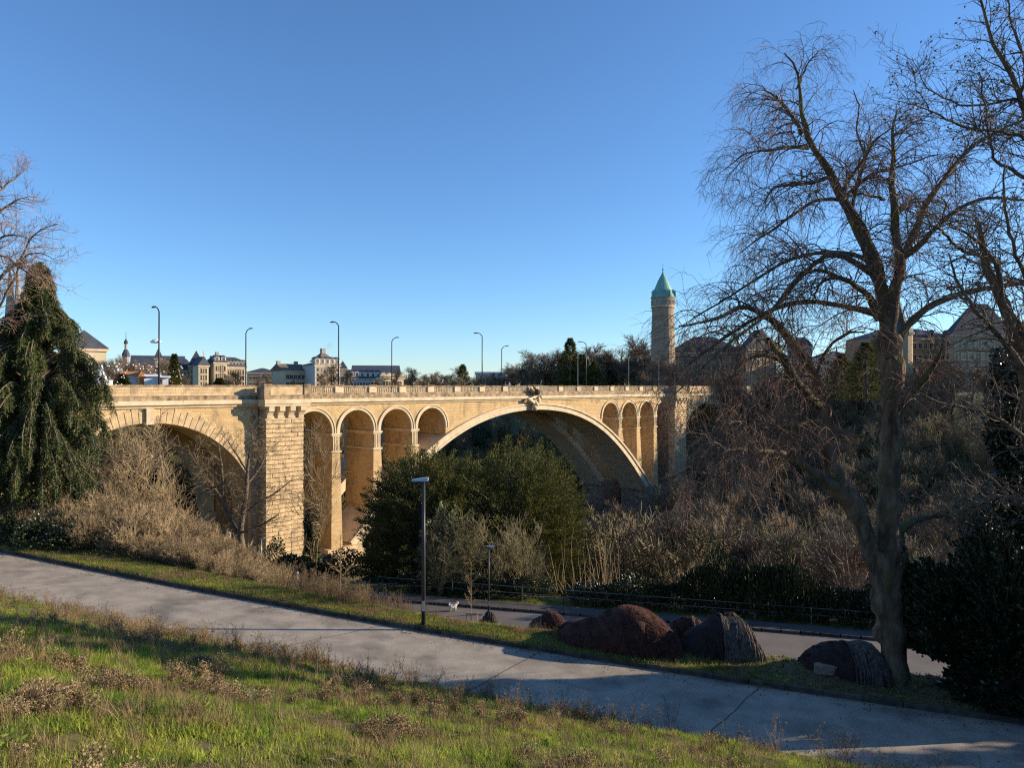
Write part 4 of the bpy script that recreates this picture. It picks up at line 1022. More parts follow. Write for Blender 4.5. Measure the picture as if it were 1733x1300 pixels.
def evergreen(name, label, cat, x, y, z, rad, H, n, m, seed, leaf=(.30,.07), up=.5, bottom=.0, lump=.35, squash=1., trunk_r=.3, group=None, branches=90, wisps=8):
    """wide crown made of branch sprays: branches leave the trunk, each ends in a fan of needles"""
    r = np.random.default_rng(seed); root = empty(name,(x,y,z),0,label,cat,group)
    Geo().cyl((0,0,0),(0,0,H*.6),trunk_r,trunk_r*.3,9).build('trunk', M['bark2'], root, smooth=True)
    nb = branches*wisps
    d = r.normal(size=(nb,3)); d /= np.linalg.norm(d,axis=1,keepdims=True); d[:,2] = np.abs(d[:,2])*1.0-.12
    d = np.sign(d)*np.abs(d)**np.array([.82,.82,.78])
    f = lumpy(d,lump,r)
    zc = bottom+ (H-bottom)*.0
    depth = r.uniform(.55,1.0,nb)**.6
    tip = np.stack([d[:,0]*rad*f*depth, d[:,1]*rad*squash*f*depth, zc+np.clip(d[:,2],-.1,1)*(H-bottom)*f*depth],1)
    tip[:,2] = np.maximum(tip[:,2], bottom)
    start = np.stack([tip[:,0]*.35,tip[:,1]*.35,tip[:,2]*.7],1)
    t = np.linspace(0,1,6)[None,:,None]; P = start[:,None]*(1-t)+tip[:,None]*t; P[:,:,2] += (np.sin(np.pi*t[:,:,0])*.05*rad)
    P += r.normal(size=P.shape)*.04*rad*.3
    V,Q = tubes(P, np.linspace(.05,.012,6)[None,:].repeat(nb,0), 3); Geo().add(V,Q).build('branches', M['bark2'], root, kind='stuff')
    per = n//nb; idx = np.repeat(np.arange(nb),per); u = r.uniform(.25,1,len(idx))**.6
    k = u*5; i0 = np.minimum(k.astype(int),4); fr=(k-i0)[:,None]
    p = P[idx,i0]*(1-fr)+P[idx,i0+1]*fr; tan = P[idx,i0+1]-P[idx,i0]; tan/=np.linalg.norm(tan,axis=1,keepdims=True)
    sp = (1.15-u)[:,None]*.40*rad/5
    off = r.normal(size=p.shape)*sp*np.array([1,1,.6]); p = p+off
    D = tan*.8+off/(sp+.001)*.35+r.normal(size=p.shape)*.35; D[:,2]+=up
    V,Q = leaves(p,D,r.uniform(.6,1.3,len(p))*leaf[0],leaf[1],r)
    Geo().add(V,Q).build('crown', m, root, kind='stuff')
    return root
zg = lambda x,y: float(Z(x,y))
def pxw(px, Y): return (px-CX)/F*Y
# central yews
x=pxw(712,58); evergreen('yew_tree','broad dark yew in front of the spandrel arches, the darker left one of the pair','tree',x,58,zg(x,58),6.0,(-(738-HY)/F*58-zg(x,58))*1.08,80000,M['yew'],5,lump=.35,group='central yews',leaf=(.26,.06),branches=130)
x=pxw(762,63); evergreen('yew_tree','tall middle yew whose top touches the main arch band','tree',x,63,zg(x,63),5.0,(-(726-HY)/F*63-zg(x,63))*1.08,66000,M['yew'],6,lump=.2,group='central yews',leaf=(.26,.06),branches=110)
x=pxw(872,60); evergreen('yew_tree','broad sunlit olive-green yew below the main arch, with a rounded right side','tree',x,60,zg(x,60),7.6,(-(738-HY)/F*60-zg(x,60))*1.08,140000,M['yew'],7,lump=.30,group='central yews',leaf=(.26,.06),branches=190)
# weeping conifer at the left
def weeping(x,y,z,H,rad,seed):
    r = np.random.default_rng(seed); root = empty('weeping_conifer',(x,y,z),0,'tall dark weeping conifer with hanging curtains of foliage at the left edge','tree')
    z_ = np.linspace(0,H,14); P = np.stack([.12*np.sin(z_*.6),.1*np.cos(z_*.5),z_],-1); P[-1,0]+=.1
    V,Q = tubes(P[None],np.linspace(.38,.05,14)[None],9); Geo().add(V,Q).build('trunk', M['bark'], root, smooth=True)
    nb = 420; h = H*(.06+.93*r.uniform(0,1,nb)**.85); h[:12] = H*np.linspace(.86,.995,12)
    a = r.uniform(0,2*np.pi,nb)
    prof = np.interp(h/H,[0,.15,.46,.63,.755,.82,.88,.94,1.],[.84,.93,1.,.90,.64,.38,.25,.17,.06])*(1+.22*np.sin(3*a+h*.9))*r.uniform(.65,1.08,nb)
    L = rad*prof*(1+.0*a); t = np.linspace(0,1,8)[None,:]
    B = np.stack([np.cos(a)[:,None]*L[:,None]*t, np.sin(a)[:,None]*L[:,None]*t, h[:,None]+ (.35*np.sin(np.pi*t*.9)-.18*t**3)*L[:,None]],-1)
    V,Q = tubes(B,np.linspace(.06,.02,8)[None,:].repeat(nb,0),4); Geo().add(V,Q).build('branches', M['bark2'], root, kind='stuff')
    ns = 7500; idx = r.integers(0,nb,ns); u = r.uniform(.25,1,ns)**.7; k=u*7; i0=np.minimum(k.astype(int),6); fr=(k-i0)[:,None]
    p = B[idx,i0]*(1-fr)+B[idx,i0+1]*fr
    Ls = r.uniform(.3,1.25,ns)*(.6+.4*u); Ls = np.minimum(Ls,p[:,2]+.3); tt = np.linspace(0,1,6)[None,:]
    sw = r.normal(size=(ns,2))*.10
    S = np.stack([p[:,0,None]+sw[:,0,None]*tt, p[:,1,None]+sw[:,1,None]*tt, p[:,2,None]-Ls[:,None]*tt],-1)
    V,Q = tubes(S,np.full((ns,6),.012),3); Geo().add(V,Q).build('hanging_twigs', M['bark2'], root, kind='stuff')
    per = 50; j = np.repeat(np.arange(ns),per); u = r.uniform(0,1,len(j)); k=u*5; i0=np.minimum(k.astype(int),4); fr=(k-i0)[:,None]
    q = S[j,i0]*(1-fr)+S[j,i0+1]*fr
    D = r.normal(size=q.shape)*.7; D[:,2] -= .7
    V,Q = leaves(q+r.normal(size=q.shape)*.05,D,r.uniform(.11,.24,len(q)),.04,r); Geo().add(V,Q).build('crown', M['weep'], root, kind='stuff')
Yc = 37.; x = pxw(64,Yc); z0 = -8.3; weeping(x,Yc,z0,-(443-HY)/F*Yc-z0,3.25,9)
# ------------------------------------------------------------------ instancing for uncountable plants only
def scatter(name, pts, yaw, scl, protos, rng, parent=None, tilt=0.):
    """one object of kind stuff: geometry-node instances of the proto meshes on points"""
    n = len(pts); me = bpy.data.meshes.new(name); me.vertices.add(n); me.vertices.foreach_set('co', np.asarray(pts,np.float32).ravel())
    rot = np.stack([rng.normal(size=n)*tilt, rng.normal(size=n)*tilt, yaw],1).astype(np.float32)
    a = me.attributes.new('rot','FLOAT_VECTOR','POINT'); a.data.foreach_set('vector', rot.ravel())
    a = me.attributes.new('scl','FLOAT_VECTOR','POINT'); a.data.foreach_set('vector', np.asarray(scl,np.float32).reshape(n,-1).repeat(3 if np.ndim(scl)==1 else 1,1).ravel())
    a = me.attributes.new('pick','INT','POINT'); a.data.foreach_set('value', rng.integers(0,len(protos),n).astype(np.int32))
    o = bpy.data.objects.new(name, me); COL.objects.link(o); o['kind']='stuff'
    coll = bpy.data.collections.new(name+'_pieces')
    for i,p in enumerate(protos):
        q = bpy.data.objects.new('%s_piece_%02d'%(name,i), p) if isinstance(p, bpy.types.Mesh) else p
        coll.objects.link(q)
    ng = bpy.data.node_groups.new(name,'GeometryNodeTree')
    ng.interface.new_socket('Geometry', in_out='INPUT', socket_type='NodeSocketGeometry'); ng.interface.new_socket('Geometry', in_out='OUTPUT', socket_type='NodeSocketGeometry')
    N,L = ng.nodes, ng.links; gi=N.new('NodeGroupInput'); go=N.new('NodeGroupOutput')
    ip=N.new('GeometryNodeInstanceOnPoints'); ci=N.new('GeometryNodeCollectionInfo'); ci.inputs[0].default_value=coll; ci.inputs[1].default_value=True; ci.inputs[2].default_value=True
    def na(nm,ty): x=N.new('GeometryNodeInputNamedAttribute'); x.data_type=ty; x.inputs[0].default_value=nm; return x.outputs[0]
    L.new(gi.outputs[0], ip.inputs['Points']); L.new(ci.outputs[0], ip.inputs['Instance']); ip.inputs['Pick Instance'].default_value=True
    L.new(na('pick','INT'), ip.inputs['Instance Index']); L.new(na('scl','FLOAT_VECTOR'), ip.inputs['Scale'])
    er=N.new('FunctionNodeEulerToRotation'); L.new(na('rot','FLOAT_VECTOR'), er.inputs[0]); L.new(er.outputs[0], ip.inputs['Rotation'])
    L.new(ip.outputs[0], go.inputs[0])
    md = o.modifiers.new('scatter','NODES'); md.node_group = ng
    return o
def as_mesh(g, m, name='piece', smooth_=False):
    o = g.build(name, m, smooth=smooth_); me=o.data; bpy.data.objects.remove(o); return me
def merged_mesh(m1, m2):
    """trunk+crown of a prototype in one mesh"""
    def arr(m):
        v=np.zeros(len(m.vertices)*3,np.float32); m.vertices.foreach_get('co',v); f=np.zeros(len(m.loops),np.int32); m.loops.foreach_get('vertex_index',f); return v.reshape(-1,3), f.reshape(-1,4)
    g=Geo(); g.add(*arr(m1)); g.add(*arr(m2)); return as_mesh(g, m1.materials[0])
rng = np.random.default_rng(77)
# ---- brush on the far slope and in the valley
M['brush'] = mat('brush_twigs', (.28,.22,.12), (.12,.095,.05), 2, .85, coord='World', random=.55, c3=(.11,.11,.045), s3=.12, t3=(.55,.62))
def brush_proto(seed, H=5, multi=6, **k):
    a,b = bare_proto(seed, H=H, spread=.7, multi=multi, n1=16, n3=650, rbase=.07, tw=.017, nlimb=14, fork=.05, **k); m=merged_mesh(a,b); m.materials.clear(); m.materials.append(M['brush']); return m
brush = [brush_proto(200+i) for i in range(4)]
tallb = []
for i in range(3):
    a,b = bare_proto(230+i,H=9,spread=.42,multi=2,n1=20,n3=1100,rbase=.14,tw=.022,nlimb=10,fork=.15); m=merged_mesh(a,b); m.materials.clear(); m.materials.append(M['brush']); tallb.append(m)
# leafy ivy/bramble mound for the floor
def mound_leaves(seed, R=2.2, H=1.4, n=900, m='bramble', leaf=(.13,.09), up=.4):
    r=np.random.default_rng(seed); d=r.normal(size=(n,3)); d/=np.linalg.norm(d,axis=1,keepdims=True); d[:,2]=np.abs(d[:,2])
    f=lumpy(d,.4,r)*r.uniform(.5,1.,n)**.4; p=d*f[:,None]*[R,R,H]; D=d+r.normal(size=d.shape)*.6; D[:,2]+=up
    V,Q=leaves(p,D,r.uniform(.7,1.4,n)*leaf[0],leaf[1],r); return as_mesh(Geo().add(V,Q), M[m])
def region(n, x0,x1,y0,y1, cond):
    X = rng.uniform(x0,x1,n*4); Y = rng.uniform(y0,y1,n*4); k = cond(X,Y); X,Y = X[k][:n],Y[k][:n]; return np.stack([X,Y,Z(X,Y)],1)
def off_bridge(X,Y):
    s,n = sn(X,Y); return (n > 3) | (n < -20)
# slope right of centre (screen columns 1010..1733)
P = region(900, 2, 95, 56, 190, lambda X,Y: off_bridge(X,Y) & (X/Y > .10) & (X/Y < .85) & (sn(X,Y)[0] < 140) & (sn(X,Y)[0] > -40) & (qst(X,Y) > 8))
scatter('undergrowth', P, rng.uniform(0,6.28,len(P)), rng.uniform(.7,1.35,len(P)), brush, rng)
P = region(430, 2, 95, 62, 190, lambda X,Y: off_bridge(X,Y) & (X/Y > .13) & (X/Y < .85) & (sn(X,Y)[0] > -20) & (qst(X,Y) > 12) & (sn(X,Y)[0] < 120) & ((X/Y>.34)|(sn(X,Y)[0]<32)))
# keep the trees from rising above the place they fill in view
s = np.clip((-(np.where(P[:,0]/P[:,1]>.27, rng.uniform(605,740,len(P)), rng.uniform(665,760,len(P)))-HY)/F*P[:,1]-P[:,2])/9., .25, 1.5)
s = np.where(P[:,0]/P[:,1] < .26, np.minimum(s, np.clip((-(880-HY)/F*P[:,1]-P[:,2])/9.,.15,1)), s)
scatter('undergrowth', P, rng.uniform(0,6.28,len(P)), s, tallb, rng)
P = region(230, 2, 30, 60, 128, lambda X,Y: off_bridge(X,Y) & (X/Y > .09) & (X/Y < .27) & (qst(X,Y) > 8))
s = np.clip((-(rng.uniform(870,975,len(P))-HY)/F*P[:,1]-P[:,2])/5., .5, 3.2)
scatter('undergrowth', P, rng.uniform(0,6.28,len(P)), s, brush, rng)
_px = rng.uniform(655,1115,150); _Y = rng.uniform(228,300,150); P = np.stack([pxw(_px,_Y),_Y,np.full(150,-2.)],1)
_t = np.interp(_px,[655,700,850,880,1000,1115],[642,643,641,625,618,612])+rng.uniform(-6,12,150)
scatter('skyline_undergrowth', P, rng.uniform(0,6.28,150), np.clip((-(_t-HY)/F*_Y+2.)/4.5,.4,3), brush, rng)
ivm = [mound_leaves(300+i, 3.0,1.6,1100,'hedge',(.26,.16)) for i in range(3)]
P = region(420, -20, 95, 56, 190, lambda X,Y: off_bridge(X,Y) & (X/Y > -.05) & (X/Y < .85) & (qst(X,Y) > 8) & (sn(X,Y)[0] > -45)& (sn(X,Y)[0] < 140))
scatter('ground_ivy', P, rng.uniform(0,6.28,len(P)), rng.uniform(.6,1.3,len(P)), ivm, rng)
# dark woodland seen through the arches
P = region(220, -80, 60, 110, 240, lambda X,Y: (sn(X,Y)[1] < -24) & (sn(X,Y)[1] > -80) & (sn(X,Y)[0] > -95) & (sn(X,Y)[0] < 55))
s = np.clip((-1.5-P[:,2])/9.*.8*rng.uniform(.5,1,len(P)), .2, 1.9); 
scatter('woodland', P, rng.uniform(0,6.28,len(P)), s, tallb, rng)
P = region(200, -80, 60, 110, 240, lambda X,Y: (sn(X,Y)[1] < -22) & (sn(X,Y)[1] > -70) & (sn(X,Y)[0] > -95) & (sn(X,Y)[0] < 55))
scatter('woodland_ivy', P, rng.uniform(0,6.28,len(P)), rng.uniform(1,2.0,len(P)), ivm, rng)
# ---- brambles on the bank left of the street
bm = [mound_leaves(320+i, 1.0,.75,900,'bramble',(.085,.06),.2) for i in range(4)]
def brtw(seed):
    a,b = bare_proto(seed,H=2.0,spread=.9,multi=9,n1=14,n3=700,rbase=.02,tw=.006,nlimb=14,fork=.05); m=merged_mesh(a,b); m.materials.clear(); m.materials.append(M['twig_tan']); return m
bt = [brtw(340+i) for i in range(3)]
ww = rng.uniform(-26,-6,900); vv = 1.2+.4*rng.random(900)+rng.uniform(0,1,900)**1.3*np.interp(ww,[-26,-12,-6],[8,8,4]); vv += np.interp(ww,[-26,-20,-8,-6],[1.2,.5,.5,.5])
X,Y = XY(ww,vv); _k=(CX+F*X/Y < 486+rng.normal(size=900)*12); ww,vv,X,Y=ww[_k],vv[_k],X[_k],Y[_k]; nb_=len(X); Zs=Z(X,Y); hs = np.interp(ww,[-26,-20,-16,-12,-9,-6],[.9,1.15,1.0,.7,.42,.3])*rng.uniform(.6,1.2,nb_)
hs *= np.clip(.45+(vv-1.2)*.22,0,1.1)
scatter('bramble_leaves', np.stack([X,Y,Zs-.1],1), rng.uniform(0,6.28,nb_), hs*1.05, bm, rng)
k = rng.random(nb_)<.75
scatter('bramble_stems', np.stack([X,Y,Zs-.05],1)[k], rng.uniform(0,6.28,k.sum()), hs[k]*1.0, bt, rng)
# evergreen scrub under the weeping conifer
P = [(pxw(p,Y_),Y_,float(Z(pxw(p,Y_),Y_))-.2) for p,Y_ in ((10,34),(40,33.5),(70,33),(100,33),(125,33),(150,36),(20,37),(60,36))]
ev = [mound_leaves(360+i,1.3,1.3,1300,'hedge',(.13,.08)) for i in range(2)]
for i,p in enumerate(P):
    o = linkdata('evergreen_shrub', ev[i%2], None, p, (0,0,i*1.1), (.8+.1*(i%3),)*3)
    tag(o, 'low dark leafy shrub at the foot of the weeping conifer', 'shrub', 'shrubs under the weeping conifer')
# ---- individual bare trees and shrubs that stand out
G='saplings under the left arch'
for i,(px,Y_,top,lab) in enumerate(((172,50,742,'tall pale multi-stemmed sapling leftmost under the wide left arch'),(205,47,770,'pale sapling just right of the conifer, in front of the left arch'),(228,52,730,'tallest pale sapling in the middle of the left arch'),(262,49,775,'slender sapling under the keystone of the left arch'),(292,47,800,'bushy sapling right of the keystone, above the brambles'),(190,41,800,'young tan sapling rising from the brambles by the conifer'))):
    x=pxw(px,Y_); z=zg(x,Y_); place_tree('bare_sapling', TALL, i, x,Y_,z, -(top-HY)/F*Y_-z, 8*.86, i*1.3, lab, 'sapling', G, 1.0)
for i,(px,Y_,top,lab) in enumerate(((245,42,868,'wide tan bare shrub on the bank in front of the left arch'),(300,43,885,'tan bare shrub right of centre of the left arch'),(215,38,880,'low tan shrub among the brambles near the conifer'),(340,46,905,'small tan shrub at the right end of the bramble bank'))):
    x=pxw(px,Y_); z=zg(x,Y_); place_tree('bare_shrub', SH, i, x,Y_,z, -(top-HY)/F*Y_-z, 5*.9, i*2.1, lab, 'shrub', 'tan shrubs on the bank')
# tree in front of the left pier
rt = np.random.default_rng(8); Yp=72.; T4 = empty('forked_bare_tree',(0,0,0),0,'bare forked tree with dark trunk standing in front of the big left pier','tree')
l4 = [(0,0,[(412,955,13),(411,925,12),(409,905,11),(413,870,9),(418,830,8),(420,790,5),(424,760,3),(430,735,1.5)]),(0,-1,[(408,912,9),(395,890,8),(382,862,6),(378,830,5),(376,790,4),(372,755,2)]),
      (0,1,[(414,870,6),(440,850,5),(465,835,3),(490,815,1.5)]),(0,-2,[(416,900,5),(440,890,4),(470,872,2)]),(0,2,[(380,850,5),(355,815,4),(340,790,2.5),(328,765,1.5)]),(0,1,[(418,820,5),(440,790,4),(452,765,1.5)]),(0,-1,[(378,820,4),(350,830,3),(325,850,1.5)]),(0,1,[(420,800,4),(400,770,3),(385,745,1.5)])]
P4,R4=[],[]
for a,b,P_ in l4:
    o=poly_limb(P_,Yp+a,Yp+b,24,rng=rt); V,Q=tubes(o[None,:,:3],o[None,:,3],6); Geo().add(V,Q).build('limb',M['bark2'],T4,smooth=True); P4.append(o[:,:3]); R4.append(o[:,3])
twigs(np.array(P4),np.array(R4),rt,150,900,2200,(1.5,4.2),(.6,1.8),(.3,.9),.02,ang=(30,65),parent=T4,rmin=.010,upb=.2,m1='twig',m2='twig_tan',t1=(.25,1))
# ivy-clad trunk
Yi=70.; x=pxw(527,Yi); z=zg(x,Yi); r=empty('ivy_clad_tree',(x,Yi,z),0,'narrow trunk wrapped in bright green ivy in front of the first arch pillar','tree')
Hh=-(862-HY)/F*Yi-z; Geo().cyl((0,0,0),(0,0,Hh*1.0),.22,.08,7).build('trunk',M['bark2'],r)
n=5200; t=rng.uniform(0,1,n); a=rng.uniform(0,6.28,n); rr=(.75-.35*t+.2*np.sin(t*17))*rng.uniform(.3,1.,n)**.5
p=np.stack([np.cos(a)*rr,np.sin(a)*rr,t*Hh],1); V,Q=leaves(p,np.stack([np.cos(a),np.sin(a),rng.normal(size=n)*.5],1)+rng.normal(size=(n,3))*.4,.24,.17,rng); Geo().add(V,Q).build('ivy',M['ivy'],r,kind='stuff')
x=pxw(532,69); z=zg(x,69); place_tree('bare_sapling',TALL,1,x,69,z,-(775-HY)/F*69-z,8*.86,.4,'tall thin twiggy sapling behind the ivy-clad trunk','sapling',None,.7)
x=pxw(640,66); z=zg(x,66); place_tree('bare_sapling',TALL,0,x,66,z,-(860-HY)/F*66-z,8*.86,.9,'low twiggy sapling left of the dark yew at the arch foot','sapling',None,.8)
# low dark shrubs between path bend and pier
for i,(px,Y_,w_,h_,lab) in enumerate(((490,62,4.2,2.3,'rounded dark shrub below the lit pier'),(530,58,4.5,2.4,'dark shrub behind the person'),(590,57,5,3.0,'wide dark shrub left of the yews'),(640,54,3.6,1.6,'clipped dark hedge ball beside the lawn edge'),(680,55,4,2.4,'dark shrub under the left yew'),(465,66,3,1.8,'small dark shrub at the foot of the left pier'))):
    x=pxw(px,Y_); z=zg(x,Y_); me=mound_leaves(400+i,w_/2,-(((940,955,945,985,965,935)[i])-HY)/F*Y_-z,2600,'hedge',(.22,.14))
    tag(linkdata('dark_shrub',me,None,(x,Y_,z),(0,0,0)),lab,'shrub','dark shrubs below the pier')
M['twig_olive']=mat('twig_olive',(.30,.25,.125),(.17,.145,.07),1.2,.8,coord='World',random=.3)
SHO=[]
for i in range(3):
    a_,b_=bare_proto(66+i,H=5,spread=.75,multi=7,n1=20,n3=1000,rbase=.06,tw=.008,nlimb=16,fork=.05)
    for m_ in (a_,b_): m_.materials.clear(); m_.materials.append(M['twig_olive'])
    SHO.append((a_,b_))
# pale leafy shrub and tan bushes in front of the yews
Yb=50.
x=pxw(748,Yb); z=zg(x,Yb); evergreen('pale_leafed_tree','pale green leafy young tree with a pointed top right of the tall path lamp','tree',x,Yb,z,1.9,-(832-HY)/F*Yb-z,9000,M['pale_leaf'],31,leaf=(.22,.12),lump=.3,trunk_r=.08,branches=50,wisps=6)
for i,(px,Y_,top,s_,lab) in enumerate(((745,48.5,905,1.1,'tan twiggy bush right behind the tall path lamp'),(790,49,885,1.2,'tan twiggy bush behind the staked sapling'),(842,49,895,1.15,'tan twiggy bush behind the short street lamp'),(885,50,905,1.2,'tan twiggy bush left of the pale canes'),(770,51,880,1.2,'tan twiggy bush between pale tree and yew'),(905,49,935,1.,'low tan bush at the left of the pale canes'))):
    x=pxw(px,Y_); z=zg(x,Y_); place_tree('twiggy_bush',SHO,i,x,Y_,z,-(top-HY)/F*Y_-z,5*.9,i*1.7,lab,'bush','tan bushes in front of the yews',s_*.9)
cn = empty('cane_clump',(pxw(965,48.5),48.5,zg(pxw(965,48.5),48.5)),0,'clump of upright pale bare canes below the right side of the yew','canes')
for i in range(40):
    x=rng.uniform(-1.9,3.6); y=rng.uniform(-1.3,2.3); h=rng.uniform(1.4,4.6); t=np.linspace(0,1,5)
    P=np.stack([x+t*rng.normal()*.5+.12*np.sin(t*5+i)*rng.normal(),y+t*rng.normal()*.25,t*h],-1); V,Q=tubes(P[None],np.linspace(.022,.006,5)[None],4); Geo().add(V,Q).build('cane',M['twig_tan'],cn)
pm_=[mound_leaves(430+i,1.2,1.0,1200,'hedge',(.13,.09)) for i in range(2)]
# ---- hedge beyond the fence
hz = [(1050,.95),(1100,1.3),(1150,1.75),(1195,2.1),(1240,2.4),(1285,2.45),(1330,2.4),(1375,2.1),(1415,1.8),(1460,1.9),(1510,2.2),(1010,.7),(700,.9),(745,.8),(790,.7),(835,.8),(880,.8),(1560,2.3),(1610,2.4)]
hm = [mound_leaves(450+i,1.45,1.0,2600,'hedge',(.14,.09),.5) for i in range(3)]
_o={px:n for n,(px,_) in enumerate(sorted(hz))}; _n=['first','second','third','fourth','fifth','sixth','seventh','eighth','ninth','tenth','eleventh','twelfth','thirteenth','fourteenth']
HL=[('low dark bush behind the railing in front of the tan bushes, %s from the left'%_n[_o[p]] if p<1000 else 'dark evergreen bush behind the railing right of the canes, %s from the canes'%_n[_o[p]-5]) for p,_ in hz]
for i,(px,h_) in enumerate(hz):
    k=(px-CX)/F; Y_=(46.7-.256*5.5+3.4)/(1+.256*k); x=k*Y_; z=-14.2
    tag(linkdata('dark_bush',hm[i%3],None,(x,Y_+.3,z),(0,0,i*1.9),(rng.uniform(.85,1.25),rng.uniform(.9,1.3),h_*rng.uniform(.75,1.25))),HL[i],'bush','dark bushes behind the railing')
# ---- bare trees that stand out on the slope below and right of the bridge
SL='bare trees on the wooded slope right of the yews'
_r=np.random.default_rng(71); k_=0
for j in range(2500):
    px=_r.uniform(1015,1740); u=_r.random(); Y_=60+125*u**1.1; x=pxw(px,Y_); s_,n_=sn(x,Y_)
    if n_<5 or qst(x,Y_)<12: continue
    z=zg(x,Y_); h=_r.uniform(8,16); topy=HY-F*(z+h)/Y_
    lim=np.interp(px,[1020,1100,1160,1250,1733],[880,820,668,625,600])
    if topy<lim or topy>925: continue
    place_tree('slope_tree',BP,k_,x,Y_,z,h,9.5,_r.uniform(0,6),'bare brown tree on the wooded slope between the yews and the big elm','tree',SL,_r.uniform(.8,1.1)); k_+=1
    if k_>=150: break
for i,(px,top,Y_) in enumerate(((1160,640,190),(1190,632,185),(1225,628,180),(1262,640,178),(1300,632,185),(1330,625,175),(1360,640,180),(1392,622,172),(1420,612,180),(1450,625,170),(1482,630,176),(1515,618,180),(1548,612,172),(1580,622,176),(1612,608,170),(1645,615,178),(1675,605,165),(1705,610,172),(1730,600,160),(1240,618,182),(1098,618,205),(1112,610,203),(1128,614,201),(1143,606,203),(1160,612,200))):
    x=pxw(px,Y_); z=zg(x,Y_); place_tree('bare_tree',BP,i,x,Y_,z,-(top-HY)/F*Y_-z,9.5,i*1.3,'bare tree standing in front of the bank buildings right of the bridge','tree','bare trees in front of the bank buildings',1.25)
# ---- trees on the skyline
SK='bare trees on the skyline behind the balustrade'
sk = [(708,640,636,300),(735,640,632,290),(752,640,634,285),(868,636,610,255),(884,630,604,245),(902,628,600,250),(922,626,597,240),(945,620,583,245),(976,620,586,238),(1000,622,590,250),(1020,622,592,240),(1040,618,588,235),(1056,616,580,245),(1078,616,578,230),(1092,620,585,238),(860,640,622,235),(842,640,626,240),(780,640,622,280),(762,645,632,280),(725,640,630,260),(690,640,628,240),(670,640,634,235),(830,640,634,250)]
for i,(px,_,top,Y_) in enumerate(sk):
    x=pxw(px,Y_); h=-(top-HY)/F*Y_+2.2
    place_tree('bare_tree',BP,i,x,Y_,-2.2,h,10*.95,i*.9,'bare brown tree on the skyline behind the bridge balustrade','tree',SK,1.55)
fp=[]
def conifer_proto(seed,H=12,R=2.6,n=9000,m='yew',lf=(.7,.16)):
    r=np.random.default_rng(seed); u=r.uniform(0,1,n); h=H*(.08+.92*u**1.1); a=r.uniform(0,6.28,n); lay=.68+.32*np.sin(h*3.2+2*np.sin(a*2)+np.sin(a*5)); rad=R*(1.0-h/H*.985)**.8*lay*r.uniform(.3,1,n)**.5
    p=np.stack([np.cos(a)*rad,np.sin(a)*rad,h-rad*.18],1); D=np.stack([np.cos(a),np.sin(a),np.full(n,.1)],1)+r.normal(size=(n,3))*.3
    V,Q=leaves(p,D,r.uniform(.6,1.2,n)*lf[0],lf[1],r); cr=as_mesh(Geo().add(V,Q),M[m]); tr=as_mesh(Geo().cyl((0,0,0),(0,0,H*.95),.3,.04,7),M['bark2']); return tr,cr
CF=[conifer_proto(500),conifer_proto(501,R=4.6,lf=(.55,.12))]
for px,top,Y_,k,wd,lab in ((965,573,228,1,.8,'tallest dark conifer on the skyline right of the bridge middle'),(783,617,270,1,1.,'dark conifer behind the balustrade left of the third tall lamp'),(1005,612,222,1,1.,'short dark green conifer in front of the skyline trees'),(985,600,232,1,1.1,'mid-size olive conifer beside the fourth tall lamp'),(1026,600,236,1,.9,'narrow dark conifer right of the fourth tall lamp'),(205,633,115,0,2.,'small dark fir by the market tent'),(372,640,190,0,2.2,'small round evergreen left of the cream mansard block'),(1425,600,150,1,1.3,'dark fir behind the leaning elm limbs'),(1465,580,140,1,1.1,'tall dark fir left of the main elm trunk')):
    x=pxw(px,Y_); h=-(top-HY)/F*Y_+3; place_tree('dark_conifer',CF,k,x,Y_,-3,h,12,px,lab,'conifer',None,wd*1.35)
# decorated fir in the square
Y_=128; x=pxw(295,Y_); h=-(600-HY)/F*Y_+1.4; r=place_tree('decorated_fir',CF,0,x,Y_,-1.4,h,12,0,'tall decorated fir covered in pale baubles beside the market huts','fir tree',None,1.15)
bb=as_mesh(Geo().lathe([(.01,-.16),(.14,-.08),(.16,.0),(.14,.08),(.01,.16)],6),M['white'],smooth_=True); bb2=as_mesh(Geo().lathe([(.01,-.16),(.14,-.08),(.16,.0),(.14,.08),(.01,.16)],6),M['orange'],smooth_=True)
for i in range(110):
    u=rng.uniform(.05,.97); a=rng.uniform(0,6.28); R=2.75*(1-u)*rng.uniform(.85,1.05); linkdata('bauble',bb2 if i%4==0 else bb,r,(math.cos(a)*R,math.sin(a)*R,12*u),(0,0,0),(1.1,)*3)
# lit bare trees of the square, hung with pale balls
for i,(px,top,Y_) in enumerate(((178,603,118),(196,608,124),(218,610,128),(240,606,132),(262,610,136),(282,612,138),(185,622,112),(250,620,126),(310,630,150),(452,632,190),(438,640,180),(400,622,205),(388,630,200),(560,620,185),(545,632,180),(500,640,185),(640,636,180),(672,628,190),(698,622,200),(586,622,185))):
    x=pxw(px,Y_); h=-(top-HY)/F*Y_+1.4
    lit=i<8
    r=place_tree('lit_square_tree' if lit else 'bare_street_tree',BP,i,x,Y_,-1.4,h,9.5,i*1.1,'bare orange-brown tree hung with pale balls in the square behind the market huts' if lit else 'bare street tree standing among the houses beyond the bridge','tree','trees hung with pale balls in the square' if lit else 'street trees among the far houses',1.25)
    if lit:
        for k in range(22):
            a=rng.uniform(0,6.28); R=3.6*rng.uniform(.2,1)**.5; linkdata('hanging_ball',bb,r,(math.cos(a)*R,math.sin(a)*R,rng.uniform(3.2,8.6)),(0,0,0),(1.3,)*3)
